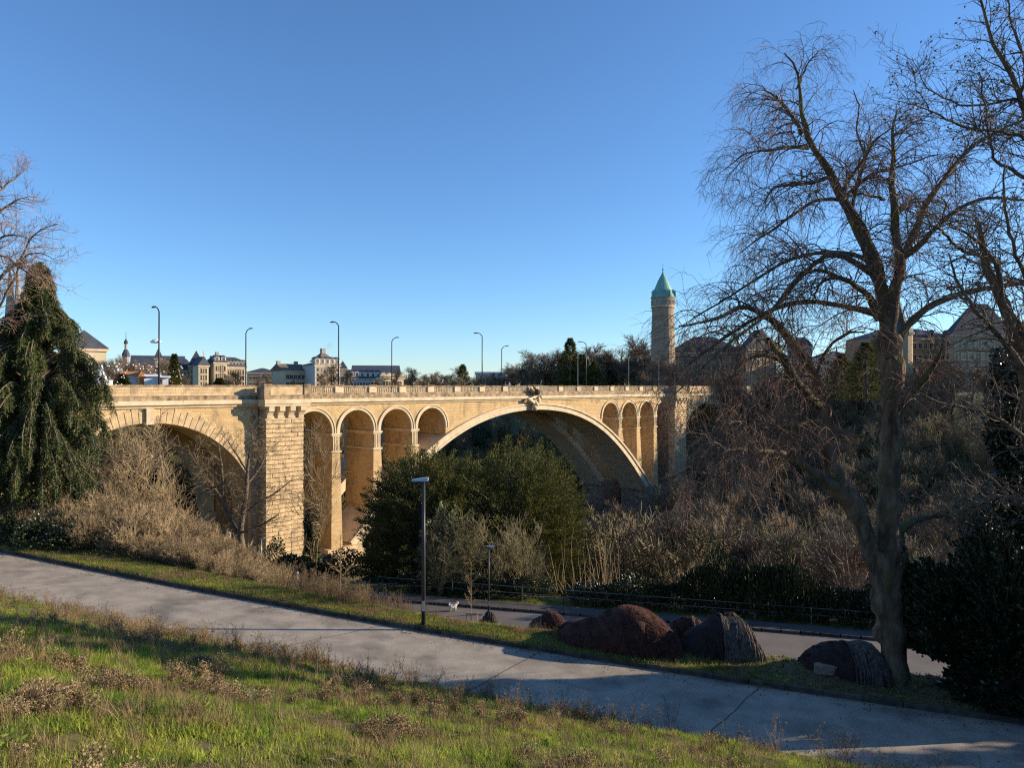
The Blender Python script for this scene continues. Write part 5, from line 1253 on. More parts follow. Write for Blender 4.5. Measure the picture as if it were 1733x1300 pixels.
# ---- dark evergreens at the right edge (they also shade the path)
def dark_tree(name,label,px,Y_,top,rad,n,seed,base=None,m='holly',leaf=(.16,.11),bottom=.8,trunk=.2,x=None,h=None):
    x=pxw(px,Y_) if x is None else x; z=zg(x,Y_); h=h or -(top-HY)/F*Y_-z
    return evergreen(name,label,'tree',x,Y_,z,rad,h,n,M[m],seed,leaf=leaf,bottom=bottom,lump=.35,trunk_r=trunk,branches=110,wisps=7)
dark_tree('holly_tree','dark glossy holly with a visible trunk right of the big elm',1618,20.2,925,1.25,36000,41,leaf=(.11,.075),bottom=1.2)
dark_tree('holly_tree','dark holly bush at the right edge under the ivy tree',1700,19.4,900,1.35,36000,42,leaf=(.11,.075),bottom=.15)
# ivy-clad trunk at the edge
x=pxw(1745,21.5); z=zg(x,21.5); r=empty('ivy_clad_tree',(x,21.5,z),0,'tall trunk thick with dark ivy at the right edge behind the bare limbs','tree')
Hh=10.6; Geo().cyl((0,0,0),(0,0,Hh),.4,.15,9).build('trunk',M['bark2'],r)
n=46000; t=rng.uniform(0,1,n); a=rng.uniform(0,6.28,n); rr=(1.5-.85*t**2+.3*np.sin(t*13+a)+.25*np.sin(3*a+t*25))*rng.uniform(.2,1.,n)**.45
p=np.stack([np.cos(a)*rr,np.sin(a)*rr,t*Hh],1); V,Q=leaves(p,np.stack([np.cos(a),np.sin(a),rng.normal(size=n)*.5-.2],1)+rng.normal(size=(n,3))*.5,.13,.09,rng); Geo().add(V,Q).build('ivy',M['holly'],r,kind='stuff')
# neighbours outside the frame to the right: the row of trees that shades the path
for i,(x,Y_,h,rad) in enumerate(((24,22,11,2.6),(27,16,9,2.5),(29,25,12,2.8),(33,19,12,3),(38,29,12,3),(21,12.6,6,1.8))):
    dark_tree('evergreen_tree','dark evergreen in the row right of the picture edge, shading the path',0,Y_,0,rad,16000,50+i,leaf=(.3,.2),bottom=.5,x=x,h=h)['group']='evergreens right of the frame'
for i,(x,Y_,h) in enumerate(((30,12,12),(26,9,11),(34,15,13),(41,22,13),(36,9,12),(45,16,13),(22,4.5,9),(30,5,12),(38,3,13))):
    place_tree('bare_tree',BP,i,x,Y_,zg(x,Y_),h,9.5,i,'bare tree on the slope right of the picture edge','tree','bare trees right of the frame',1.2)
# ------------------------------------------------------------------ lamps, railing, mounds, people, dog
def lamp_bridge(H=8.75, flip=1):
    r = empty('street_lamp')
    Geo().cyl((0,0,0),(0,0,H-.55),.11,.075,10).build('pole', M['metal'], r, smooth=True)
    Geo().cyl((0,0,0),(0,0,.9),.16,.15,10).build('base', M['metal'], r)
    t=np.linspace(0,1,8); P=np.stack([np.zeros(8),-flip*(0.0+1.25*t**1.5),H-.6+.62*np.sin(t*np.pi/2)],-1)*1.
    P=np.stack([0*t,1.25*t**1.4*flip,H-.6+.6*np.sin(t*np.pi/2)],-1)
    V,Q=tubes(P[None],np.linspace(.075,.05,8)[None],8); Geo().add(V,Q).build('arm', M['metal'], r, smooth=True)
    e=P[-1]; g=Geo(); y0,y1=(e[1]-.1*flip,e[1]+.75*flip)
    prof=[(-.12,-.05),(.12,-.05),(.16,.0),(.10,.09),(-.10,.09),(-.16,.0)]
    V=[(a,y0,e[2]+b) for a,b in prof]+[(a*1.3,(y0+y1)/2,e[2]+b) for a,b in prof]+[(a*.7,y1,e[2]+b*.6-.02) for a,b in prof]
    Q=[(k*6+i,k*6+(i+1)%6,(k+1)*6+(i+1)%6,(k+1)*6+i) for k in range(2) for i in range(6)]
    g.add(V,Q); g.add(V,[(5,4,3,2),(5,2,1,0)] if 0 else [(0,1,2,3),(0,3,4,5)]); g.add(V,[(12,13,14,15),(12,15,16,17)]); g.build('lamp_head', M['metal'], r)
    return r
ang = math.atan2(BU[1],BU[0])
def s_of(px,off):
    # s on the line offset 'off' metres behind the facade
    bx,by = P0[0]-BN[0]*off, P0[1]-BN[1]*off; k=(px-CX)/F
    return (k*by-bx)/(BU[0]-k*BU[1])
def lp(px,off):
    s=s_of(px,off); return P0[0]-BN[0]*off+BU[0]*s, P0[1]-BN[1]*off+BU[1]*s
names=[(269,518,1.0,1,'bridge lamp with left-pointing arm above the market huts, tallest in view'),(573,544,1.0,1,'bridge lamp with left-pointing arm just right of the tall white house'),(816,563,1.0,1,'bridge lamp with left-pointing arm left of the keystone crest'),(992,578,1.0,1,'bridge lamp with left-pointing arm in front of the skyline conifers'),
       (416,557,15.2,-1,'bridge lamp with right-pointing arm beside the cream mansard block'),(663,572,15.2,-1,'bridge lamp with right-pointing arm above the cream terrace'),(849,586,15.2,-1,'bridge lamp with right-pointing arm, shortest of those with clear sky behind')]
protoA=lamp_bridge(flip=1); protoB=lamp_bridge(flip=-1)
for px,top,off,fl,lab in names:
    x,y=lp(px,off); pr=protoA if fl>0 else protoB
    c=copy_tree(pr); H=-(top-HY)/F*y+1.02
    c.location=(x,y,-1.02); c.rotation_euler=(0,0,ang); c.scale=(1,1,H/8.75); tag(c,lab,'street lamp','curved-arm lamps on the bridge')
for pr in (protoA,protoB):
    for ch in list(pr.children): bpy.data.objects.remove(ch)
    bpy.data.objects.remove(pr)
for px,top,off,lab in ((978,588,15,'thin bare mast just left of the fourth left-arm lamp'),(1064,607,1.,'thin mast behind the balustrade left of the green-topped tower'),(1115,610,1.,'thin mast in front of the green-topped tower')):
    x,y=lp(px,off); o=Geo().cyl((0,0,0),(0,0,-(top-HY)/F*y+1.02),.055,.035,8).cyl((0,0,0),(0,0,.8),.1,.09,8).build('mast',M['metal_lt']); o.location=(x,y,-1.02); tag(o,lab,'mast')
# flat-headed park lamps
def park_lamp(px,by,ty,Y,label,dirx=-1,mt='metal'):
    x=pxw(px,Y); zb=-(by-HY)/F*Y; zt=-(ty-HY)/F*Y; H=zt-zb; r=empty('path_lamp',(x,Y,zb),0,label,'lamp post')
    k=H/5.
    Geo().cyl((0,0,0),(0,0,H-.06*k),.075*k,.055*k,12).build('pole',M[mt],r,smooth=True)
    Geo().cyl((0,0,0),(0,0,.02),.16*k,.16*k,12).build('base_plate',M[mt],r)
    Geo().box(-.05*k,.05*k,-.076*k,-.05*k,.5*k,.85*k).build('hatch',M['metal_lt'],r)
    g=Geo(); a=-.42*k if dirx<0 else -.16*k; b=.16*k if dirx<0 else .42*k
    V=[(a,-.10*k,-.01),(b,-.16*k,.0),(b,.16*k,.0),(a,.10*k,-.01),(a+.03*k,-.08*k,.05*k),(b,-.13*k,.12*k),(b,.13*k,.12*k),(a+.03*k,.08*k,.05*k)]
    o=g.add([(p,q,s+H-.04*k) for p,q,s in V],[(0,3,2,1),(4,5,6,7),(0,1,5,4),(1,2,6,5),(2,3,7,6),(3,0,4,7)]).build('lamp_head',M['metal_lt'],r)
    Geo().box(a+.06*k,b-.14*k,-.07*k,.07*k,H-.055*k,H-.051*k).build('light_panel',M['white'],o)
    return r
park_lamp(717,1058,812,24.7,'tall dark path lamp with a flat pale head in the grass verge')
park_lamp(827,1036,925,44.6,'short dark street lamp with a small white head right of the staked sapling',1)
park_lamp(443,968,911,78,'pale path lamp in front of the rusticated pier',1,'metal_lt')
park_lamp(493,940,900,80,'small dark path lamp against the lit pier',1)
# two pale striped posts under the left arch
for px,w_,ty,by,lab in ((383,.22,906,934,'narrow white peeling post left of the forked tree'),(388,.34,901,944,'wider white peeling post beside the forked tree')):
    Y_=66; x=pxw(px,Y_); zb=-(by-HY)/F*Y_; zt=-(ty-HY)/F*Y_; r=empty('white_post',(x,Y_,zb),0,lab,'post','white posts under the left arch')
    Geo().cyl((0,0,-1.5),(0,0,zt-zb),w_/2,w_/2*.9,9).build('shaft',M['white'],r); Geo().cyl((0,0,(zt-zb)*.35),(0,0,(zt-zb)*.42),w_/2+.02,w_/2+.02,9).build('dark_band',M['metal'],r)
# street railing with posts
M['rail']=mat('rail_paint',(.13,.17,.15),None,4,.5,metallic=.2)
fr = empty('street_railing',(0,0,0),0,'thin dark two-rail metal railing along the far side of the street','railing')
def fpt(px,q=2.05):
    k=(px-CX)/F; Y_=(46.7-.256*5.5+q*1.032)/(1+.256*k); return np.array([k*Y_,Y_,-14.22])
posts=[640,700,766,826,884,954,1024,1098,1160,1215,1276,1320,1372,1440,1500,1560,1620,1690,1760]
pts=np.array([fpt(p) for p in posts])
for i,p in enumerate(pts):
    me=M['metal_lt'] if posts[i] in (766,884,1276,1372) else M['metal']
    Geo().box(p[0]-.03,p[0]+.03,p[1]-.03,p[1]+.03,p[2]-.1,p[2]+.95).build('post',me,fr)
for h in (.90,.48):
    P=pts+[0,-.04,h]; P=P[None]; V,Q=tubes(P,np.full((1,len(pts)),.024),6); Geo().add(V,Q).build('rail',M['rail'],fr)
# ---- shaggy mounds on the verge
def mound(name,label,prof,Y0,Y1,half,m,seed,hair=5000,hl=(.10,.25),hm='yarn_r',strands=0,sm='yarn',group='shaggy mounds on the verge',strand_zone=(0,1)):
    """prof: (px, top y, bottom y) along the body, distance Y0..Y1"""
    r=np.random.default_rng(seed); prof=np.array(prof,float); n=len(prof); t=np.linspace(0,1,n); tt=np.linspace(0,1,34)
    Ys=Y0+(Y1-Y0)*tt; px=np.interp(tt,t,prof[:,0]); tp=np.interp(tt,t,prof[:,1]); bt_=np.interp(tt,t,prof[:,2])
    ker=np.array([1,2,3,2,1])/9.; 
    tp2=np.convolve(np.pad(tp,2,'edge'),ker,'valid'); 
    X=(px-CX)/F*Ys; ztop=-(tp2-HY)/F*Ys; zbot=-(bt_-HY)/F*Ys-.05
    rootp=(X.mean(),Ys.mean(),zbot.mean()); k=20; a=np.linspace(0,2*np.pi,k,endpoint=False)
    H=np.maximum(ztop-zbot,.04); Wd=half*np.sin(np.pi*np.clip(.06+.88*tt,0,1))**.5
    V=[]
    for i in range(34):
        for b in a:
            s_=math.sin(b); z=zbot[i]+H[i]*(max(s_,-.25)*.5+.5 if 0 else max(s_,-.05)**(1.0) if s_>0 else s_*.1)
            rr=1+.06*r.normal()
            V.append((X[i]+.03*r.normal(), Ys[i]+Wd[i]*math.cos(b)*rr, z+.02*r.normal()))
    V=np.array(V); Q=[(i*k+j,i*k+(j+1)%k,(i+1)*k+(j+1)%k,(i+1)*k+j) for i in range(33) for j in range(k)]
    root=empty(name,rootp,0,label,'sculpture',group); g=Geo().add(V-rootp,Q); g.add(V-rootp,[tuple(range(k))[::-1]]); g.add(V-rootp,[tuple(range(33*k,34*k))])
    body=g.build('body',m,root,smooth=True)
    # shaggy pelt
    i=r.integers(0,33,hair); b=r.uniform(-.1,np.pi+.1,hair); u=r.random(hair)
    c=lambda A: A[i]*(1-u)+A[i+1]*u
    p=np.stack([c(X),c(Ys)+c(Wd)*np.cos(b),c(zbot)+c(H)*np.sin(b)],1)-rootp
    nrm=np.stack([r.normal(size=hair)*.5,np.cos(b),np.sin(b)+.05],1); d=nrm*.6+np.array([.35,0,-.75]); L=r.uniform(hl[0],hl[1],hair)
    P=[p]; 
    for s_ in range(3):
        d=d/np.linalg.norm(d,axis=1,keepdims=True); P.append(P[-1]+d*(L/3)[:,None]); d=d+np.array([0,0,-.3])+r.normal(size=d.shape)*.2
    Vv,Qq=tubes(np.stack(P,1),np.linspace(.009,.003,4)[None].repeat(hair,0),3); Geo().add(Vv,Qq).build('shaggy_pelt',M[hm],root,kind='stuff')
    if strands:
        lo,hi=strand_zone; Ps=[]
        for q in range(strands):
            t0=r.uniform(lo,hi); f=t0*33; j=min(int(f),32); fr_=f-j; cc=lambda A:A[j]*(1-fr_)+A[j+1]*fr_
            bs=np.linspace(np.pi/2+r.normal()*.3,np.pi*1.0 if q%3 else 0.1,9); dx=r.normal()*.10*np.linspace(0,1,9)+.02*np.sin(np.arange(9)*2+q)
            Ps.append(np.stack([cc(X)+dx,cc(Ys)+cc(Wd)*1.06*np.cos(bs),cc(zbot)+cc(H)*1.04*np.maximum(np.sin(bs),0)],1)-rootp)
        Vv,Qq=tubes(np.array(Ps),np.full((strands,9),.013),4); Geo().add(Vv,Qq).build('yarn_strands',M[sm],root,kind='stuff')
    return root
mound('shaggy_mound','largest reddish-brown shaggy mound, lying like a sleeping animal on the verge',
      [(946,1068,1078),(958,1055,1084),(980,1050,1088),(1003,1050,1092),(1020,1042,1095),(1040,1030,1098),(1060,1025,1101),(1078,1027,1104),(1096,1036,1107),(1112,1048,1110),(1126,1062,1112),(1138,1076,1112),(1145,1095,1111)],24.0,23.0,1.25,M['fur'],1,hair=16000,hl=(.12,.32))
mound('shaggy_mound','small brown pale-tipped mound at the left end of the row',
      [(896,1058,1062),(906,1048,1064),(916,1044,1066),(926,1036,1068),(938,1035,1070),(948,1043,1071),(956,1055,1073),(962,1064,1074)],26.0,25.6,.5,M['fur'],2,hair=2600,hl=(.06,.16),strands=26,strand_zone=(0,.3))
mound('shaggy_mound','small brown mound half hidden behind the largest one and the draped one',
      [(1126,1076,1084),(1136,1058,1086),(1148,1047,1088),(1160,1043,1089),(1172,1044,1090),(1182,1050,1090),(1190,1062,1090)],25.2,25.2,.55,M['fur'],3,hair=3200,hl=(.06,.16),strands=14,strand_zone=(.6,.9))
mound('shaggy_mound','rounded brown mound peeking above the pale-draped tent-like mound',
      [(1206,1066,1080),(1215,1048,1080),(1226,1038,1080),(1238,1036,1080),(1248,1042,1082),(1256,1056,1084)],24.6,24.6,.45,M['fur'],4,hair=2200,hl=(.05,.12))
mound('draped_mound','tent-like black mound draped with long grey-brown yarn strands at its right end',
      [(1150,1094,1106),(1156,1078,1107),(1166,1068,1108),(1182,1060,1108),(1198,1052,1109),(1210,1043,1109),(1218,1038,1109),(1226,1050,1109),(1238,1047,1109),(1252,1047,1110),(1262,1056,1110),(1270,1070,1111),(1277,1088,1112),(1284,1108,1113)],23.2,22.6,.85,M['fur_d'],5,hair=3500,hl=(.05,.14),strands=330,strand_zone=(.45,.99))
mound('draped_mound','black mound with grey yarn over its right side, against the elm trunk',
      [(1358,1118,1124),(1368,1106,1127),(1380,1097,1130),(1396,1090,1134),(1412,1086,1138),(1430,1088,1141),(1444,1092,1144),(1456,1088,1146),(1470,1090,1148),(1482,1100,1150),(1492,1118,1152),(1497,1140,1153)],22.0,20.9,.9,M['fur_d'],6,hair=4500,hl=(.05,.14),strands=150,strand_zone=(.45,.8))
mound('draped_mound','small grey stringy mound beside the short street lamp',
      [(812,1062,1064),(818,1046,1064),(824,1036,1065),(830,1035,1066),(836,1042,1066),(841,1056,1067)],26.6,26.4,.3,M['fur_d'],7,hair=1200,hl=(.04,.10),strands=70)
def rock(name,label,px,py,Y,s,seed,m='rubble'):
    r=np.random.default_rng(seed); x=pxw(px,Y); z=float(Z(x,Y)) if py is None else -(py-HY)/F*Y
    th=np.linspace(0,np.pi,7); g=Geo(); g.lathe([(max(math.sin(t),.02),-math.cos(t)) for t in th],9); V=np.concatenate(g.V)
    V=np.sign(V)*np.abs(V)**.7*(1+.12*r.normal(size=V.shape)); V=V*np.array(s); g.V=[V]
    o=g.build(name,M[m]); o.location=(x,Y,z); return tag(o,label,'rock')
sb=stone_mesh('stone_block',.66,.34,.30,M['rubble'],9,.04,.03); _x=pxw(1397,21.2); tag(linkdata('stone_block',sb,None,(_x,21.2,zg(_x,21.2)),(0,0,-.3)),'flat pale squared stone in front of the rightmost black mound','stone')
rock('field_stone','long pale stone lying in the foreground grass near the bottom right',1325,None,9.9,(.42,.2,.08),4,'pale')
rock('field_stone','flat stone showing at the bottom edge of the grass',1020,None,8.3,(.28,.2,.05),5,'pale')
# staked sapling
Y_=27.5; x=pxw(797,Y_); zb=-(1062-HY)/F*Y_; r=empty('staked_sapling',(x,Y_,zb),0,'young leafless sapling tied between three pale stakes on the verge','sapling')
for dx,dy in ((-.17,0),(.0,.1),(.22,0)): Geo().cyl((dx,dy,-.3),(dx,dy,.58),.026,.026,7).build('stake',M['wood'],r)
Geo().box(-.2,.25,-.03,-.005,.50,.56).box(-.2,.02,.0,.03,.50,.56).build('crossbar',M['wood'],r)
P=np.stack([np.array([0,.02,0,.01,0,.02]),np.zeros(6),np.linspace(-.2,2.55,6)],-1)[None]; V,Q=tubes(P,np.linspace(.022,.006,6)[None],6); Geo().add(V,Q).build('trunk',M['twig_tan'],r)
A,RA=spawn(P,np.linspace(.022,.006,6)[None],rng,26,(.32,1),(.35,.8),(35,60),-.1,6,.5,.08,.1,.004,.4,.6); B,RB=spawn(A,RA,rng,120,(.2,1),(.1,.3),(25,55),0,4,.7,.1,.1,.003)
g=Geo(); V,Q=tubes(A,RA,4); g.add(V,Q); V,Q=tubes(B,RB,3); g.add(V,Q); g.build('twigs',M['twig_tan'],r,kind='stuff')
# small bare sapling at the bend
Y_=38.; x=pxw(576,Y_); zb=-(1022-HY)/F*Y_; r=empty('bent_sapling',(x,Y_,zb),0,'small pale leafless sapling with wide side branches at the bend above the street','sapling')
P=np.stack([np.array([0,.02,-.01,.03,.02,.0]),np.zeros(6),np.linspace(-1,3.7,6)],-1)[None]; V,Q=tubes(P,np.linspace(.05,.012,6)[None],6); Geo().add(V,Q).build('trunk',M['twig_tan'],r)
A,RA=spawn(P,np.linspace(.045,.012,6)[None],rng,24,(.35,.95),(.8,1.9),(55,80),-.06,7,.55,.10,.15,.008,.4,.5); B,RB=spawn(A,RA,rng,110,(.3,1),(.2,.6),(30,60),-.02,4,.7,.1,.1,.006)
g=Geo(); V,Q=tubes(A,RA,4); g.add(V,Q); V,Q=tubes(B,RB,3); g.add(V,Q); g.build('twigs',M['twig_tan'],r,kind='stuff')
Geo().cyl((-.5,.1,.0),(.3,.1,.12),.03,.03,6).build('support_bar',M['wood'],r)
# ---- people
M['skin']=mat('skin',(.45,.28,.2),None,3,.6); M['jacket']=mat('pale_jacket',(.42,.46,.52),(.30,.34,.40),6,.8); M['trouser']=mat('dark_cloth',(.03,.032,.04),None,5,.85); M['hair']=mat('hair',(.06,.04,.03),None,20,.6)
def person(label,loc,rz,coat,hat=False,pose='walk',H=1.74):
    root=empty('person',loc,rz,label,'person'); me=bpy.data.meshes.new('body')
    lean=.10 if pose=='lean' else .0; st=.20
    J=[(0,0,.94),(0,lean*.4,1.12),(0,lean*.9,1.38),(0,lean*1.1,1.50),(0,lean*1.3,1.60),(0,lean*1.4,1.72),
       (.09,0,.90),(.10,st,.50),(.10,st*.7,.06),(.10,st*.7+.16,.03),(-.09,0,.90),(-.10,-st*.3,.50),(-.10,-st*1.3,.10),(-.10,-st*1.3+.15,.04),
       (.17,lean,1.42),(.24,lean-.06,1.16),(.20,lean+.16,.98),(.19,lean+.24,.92),(-.17,lean,1.42),(-.24,lean+.08,1.16),(-.20,lean+.28,1.02),(-.19,lean+.36,.98)]
    E=[(0,1),(1,2),(2,3),(3,4),(4,5),(0,6),(6,7),(7,8),(8,9),(0,10),(10,11),(11,12),(12,13),(2,14),(14,15),(15,16),(16,17),(2,18),(18,19),(19,20),(20,21)]
    Rr=[.15,.145,.16,.06,.085,.075,.10,.065,.045,.035,.10,.065,.045,.035,.075,.055,.042,.035,.075,.055,.042,.035]
    me.from_pydata([tuple(c*H/1.78 for c in j) for j in J],E,[]); o=bpy.data.objects.new('body',me); COL.objects.link(o); o.parent=root
    o.modifiers.new('skin','SKIN')
    for v,rr in zip(me.skin_vertices[0].data,Rr): v.radius=(rr,rr*.8)
    me.skin_vertices[0].data[0].use_root=True
    md=o.modifiers.new('sub','SUBSURF'); md.levels=1; md.render_levels=2
    me.materials.append(coat)
    k=H/1.78
    Geo().lathe([(.01,.13),(.09,.10),(.115,.02),(.10,-.07),(.05,-.13),(.01,-.14)],10,(0,lean*1.35*k,1.66*k)).build('face',M['skin'],root,smooth=True)
    Geo().lathe([(.01,.16),(.09,.135),(.125,.06),(.125,-.0),(.11,-.04)],10,(0,(lean*1.35-.015)*k,1.67*k)).build('hood' if hat else 'hair',coat if hat else M['hair'],root,smooth=True)
    for sx,yy in ((.10,.13),(-.10,-.12)):
        Geo().cyl((sx*k,0,.92*k),(sx*k,yy*.9,.10*k),.10,.06,8).build('trouser_leg',M['trouser'],root,smooth=True)
    return root
Yp_=50.5; xp=pxw(506,Yp_); zp_=-(967-HY)/F*Yp_-1.80; person('person in a pale grey-blue jacket and cap walking on the shaded street',(xp,Yp_,zp_),R_(100),M['jacket'],True,'lean')
for px,off,mm,rz,lab,dz in ((855,15.,'trouser',60,'person in dark coat standing behind the balustrade, left of a pair',0),(862,15.2,'jacket',200,'person in pale top standing behind the balustrade, right of a pair',.05)):
    x_,y_=lp(px,3.); person(lab,(x_,y_,-1.02),R_(rz),M[mm],False,H=1.95+dz)
# white fluffy dog on the street
M['dogfur']=mat('white_fur',(.72,.68,.62),(.55,.50,.44),14,.9,.6,40)
Y_=45.3; x=pxw(766,Y_); zb=-14.3; r=empty('small_dog',(x,Y_,zb),R_(20),'small fluffy white dog with a curled tail on the street','dog')
me=bpy.data.meshes.new('body'); J=[(0,0,.27),(.14,0,.30),(.22,0,.38),(.28,0,.44),(.36,0,.42),(-.14,0,.28),(.15,.06,.14),(.15,.06,.02),(.15,-.06,.14),(.15,-.06,.02),(-.15,.06,.16),(-.12,.06,.09),(-.15,.06,.02),(-.15,-.06,.16),(-.12,-.06,.09),(-.15,-.06,.02),(-.20,0,.36),(-.20,0,.45),(-.12,0,.48)]
E=[(0,1),(1,2),(2,3),(3,4),(0,5),(1,6),(6,7),(1,8),(8,9),(5,10),(10,11),(11,12),(5,13),(13,14),(14,15),(5,16),(16,17),(17,18)]
Rr=[.11,.11,.08,.085,.04,.10,.05,.035,.05,.035,.06,.04,.035,.06,.04,.035,.04,.04,.03]
me.from_pydata([(a,b,c) for a,b,c in J],E,[]); o=bpy.data.objects.new('body',me); COL.objects.link(o); o.parent=r; o.modifiers.new('skin','SKIN')
for v,rr in zip(me.skin_vertices[0].data,Rr): v.radius=(rr,rr)
me.skin_vertices[0].data[0].use_root=True; md=o.modifiers.new('sub','SUBSURF'); md.levels=1; md.render_levels=2; me.materials.append(M['dogfur'])
r.scale=(1.15,)*3
for sy in (-1,1):
    Geo().add([(.27,sy*.05,.50),(.30,sy*.08,.49),(.25,sy*.10,.40)],[(0,1,2)]).build('ear',M['dogfur'],r)
# broken red-barked stub on the elm
# ------------------------------------------------------------------ grass, weeds and fallen leaves
rng=np.random.default_rng(99)
M['grass']=mat('grass_blades',(.13,.235,.03),(.38,.41,.065),.9,.6,coord='World',random=.45,c3=(.33,.24,.11),s3=.8,t3=(.52,.64),translucent=.5,spec=.25)
M['dry']=mat('dry_stalks',(.30,.22,.12),(.18,.12,.065),1.0,.8,coord='World',random=.3,translucent=.25)
M['brownweed']=mat('brown_weeds',(.20,.14,.07),(.30,.22,.115),1.2,.85,coord='World',random=.3)
M['litter']=mat('fallen_leaves',(.16,.09,.045),(.09,.055,.03),3,.8,coord='World',random=.4)
def tuft(seed,n,h,wd,spread,m,curl=.6,seg=3):
    r=np.random.default_rng(seed); g=Geo()
    for i in range(n):
        a=r.uniform(0,6.28); b=r.uniform(0,spread); x,y=b*math.cos(a),b*math.sin(a); L=h*r.uniform(.5,1.15); la=r.uniform(0,6.28); t=np.linspace(0,1,seg+1); lean=curl*r.uniform(.15,1)
        cx=x+math.cos(la)*lean*L*t**2; cy=y+math.sin(la)*lean*L*t**2; cz=L*t*(1-.25*lean*t); w_=wd*(1-t)**.7*.5; sx,sy=-math.sin(la+r.normal()*.5),math.cos(la+r.normal()*.5)
        V=np.concatenate([np.stack([cx-sx*w_,cy-sy*w_,cz],1),np.stack([cx+sx*w_,cy+sy*w_,cz],1)]); k=seg+1
        g.add(V,[(j,k+j,k+j+1,j+1) for j in range(seg)])
    return as_mesh(g,M[m])
gt=[tuft(i,22,.15,.011,.14,'grass',.8) for i in range(4)]+[tuft(8,20,.07,.013,.15,'grass',.9,2),tuft(9,20,.08,.013,.15,'grass',.9,2)]
gs=[tuft(20+i,16,.09,.010,.13,'grass',.6,2) for i in range(3)]+[tuft(24,16,.09,.010,.13,'dry',.7,2)]
dt=[tuft(30+i,16,.34,.007,.10,'dry',.45) for i in range(3)]
def in_view(X,Y,zz,m=80):
    px=CX+F*X/Y; py=HY-F*zz/Y; return (px>-m)&(px<1733+m)&(py<1300+m)&(Y>2)
# foreground slope
n=150000; X=rng.uniform(-24,15,n); Y=rng.uniform(4,28,n); w_,v_=wv(X,Y); zz=Z(X,Y); k=(v_<-PW-.02)&in_view(X,Y,zz); X,Y,zz,v_,w_=X[k],Y[k],zz[k],v_[k],w_[k]
dens=np.clip(1.1-.035*Y,.35,1); k=rng.random(len(X))<dens; X,Y,zz,v_,w_=X[k],Y[k],zz[k],v_[k],w_[k]
patch=vnoise(X,Y,.8,7)+.5*vnoise(X,Y,2.1,3)
sc_=rng.uniform(.45,1.1,len(X))*(1+.42*patch)
scatter('meadow_grass',np.stack([X,Y,zz-.01],1),rng.uniform(0,6.28,len(X)),sc_,gt,rng,tilt=.15)
print('grass tufts',len(X))
# brown weedy band across the upper part of the slope
band=(v_>-PW-5.5)&(v_<-PW-.5)&(w_<8)|(patch>.75)
idx=np.where(band&(rng.random(len(X))<np.where(w_<0,.14,.05)*np.clip(.2+1.5*vnoise(X,Y,.6,9),0.03,1.8)*np.clip(1.25+(v_+PW)*.13,.15,1)))[0]
def weed(seed,h=.45,n=9,m='brownweed'):
    r=np.random.default_rng(seed); T=[]
    for i in range(n):
        a=r.uniform(0,6.28); l=r.uniform(.1,.5); t=np.linspace(0,1,6); T.append(np.stack([np.cos(a)*l*h*t,np.sin(a)*l*h*t,h*r.uniform(.6,1.1)*t],-1))
    T=np.array(T); RT=np.linspace(.004,.0015,6)[None].repeat(n,0); A,RA=spawn(T,RT,r,n*7,(.2,1),(.08,.2),(25,60),-.03,4,.7,.15,.2,.0015); B,RB=spawn(A,RA,r,n*20,(.3,1),(.02,.06),(25,70),0,3,.8,.2,.1,.0015)
    g=Geo(); 
    for P,R in ((T,RT),(A,RA),(B,RB)): V,Q=tubes(P,R,3); g.add(V,Q)
    p=np.concatenate([A[:,-1],B[:,-1]]); V,Q=leaves(p,r.normal(size=p.shape)+[0,0,.6],.022,.014,r); g.add(V,Q)
    return as_mesh(g,M[m])
wd=[weed(i) for i in range(4)]; wt=[weed(10+i,.75,6,'dry') for i in range(3)]
scatter('brown_weeds',np.stack([X,Y,zz],1)[idx],rng.uniform(0,6.28,len(idx)),rng.uniform(.5,1.25,len(idx)),wd,rng,tilt=.15)
idx=np.where((patch>.25)&(rng.random(len(X))<.10)|(rng.random(len(X))<.02))[0]
scatter('dry_grass',np.stack([X,Y,zz],1)[idx],rng.uniform(0,6.28,len(idx)),rng.uniform(.6,1.3,len(idx)),dt,rng,tilt=.2)
idx=np.where((v_>-PW-6)&(rng.random(len(X))<.006))[0]
scatter('tall_dry_weeds',np.stack([X,Y,zz],1)[idx],rng.uniform(0,6.28,len(idx)),rng.uniform(.5,1.15,len(idx)),wt,rng,tilt=.12)
# matted dead growth and broad leaves low in the sward
mt=[tuft(50+i,26,.10,.012,.2,'dry',1.3,2) for i in range(2)]+[weed(55,.16,7)]
m1=vnoise(X,Y,1.4,12)+.4*vnoise(X,Y,3.7,4)
idx=np.where((m1>.45)&(rng.random(len(X))<.5)&(w_<12))[0]; scatter('matted_grass',np.stack([X,Y,zz],1)[idx],rng.uniform(0,6.28,len(idx)),rng.uniform(.7,1.4,len(idx)),mt,rng,tilt=.3)
def rosette(seed):
    r=np.random.default_rng(seed); n=9; a=np.linspace(0,6.28,n)+r.normal(size=n)*.2; D=np.stack([np.cos(a),np.sin(a),np.full(n,.45)],1); V,Q=leaves(np.zeros((n,3)),D,r.uniform(.08,.14,n),.05,r); return as_mesh(Geo().add(V,Q),M['grass'])
ro=[rosette(i) for i in range(3)]; idx=np.where((m1<-.3)&(rng.random(len(X))<.05))[0]; scatter('broad_leaf_weeds',np.stack([X,Y,zz+.02],1)[idx],rng.uniform(0,6.28,len(idx)),rng.uniform(.6,1.4,len(idx)),ro,rng)
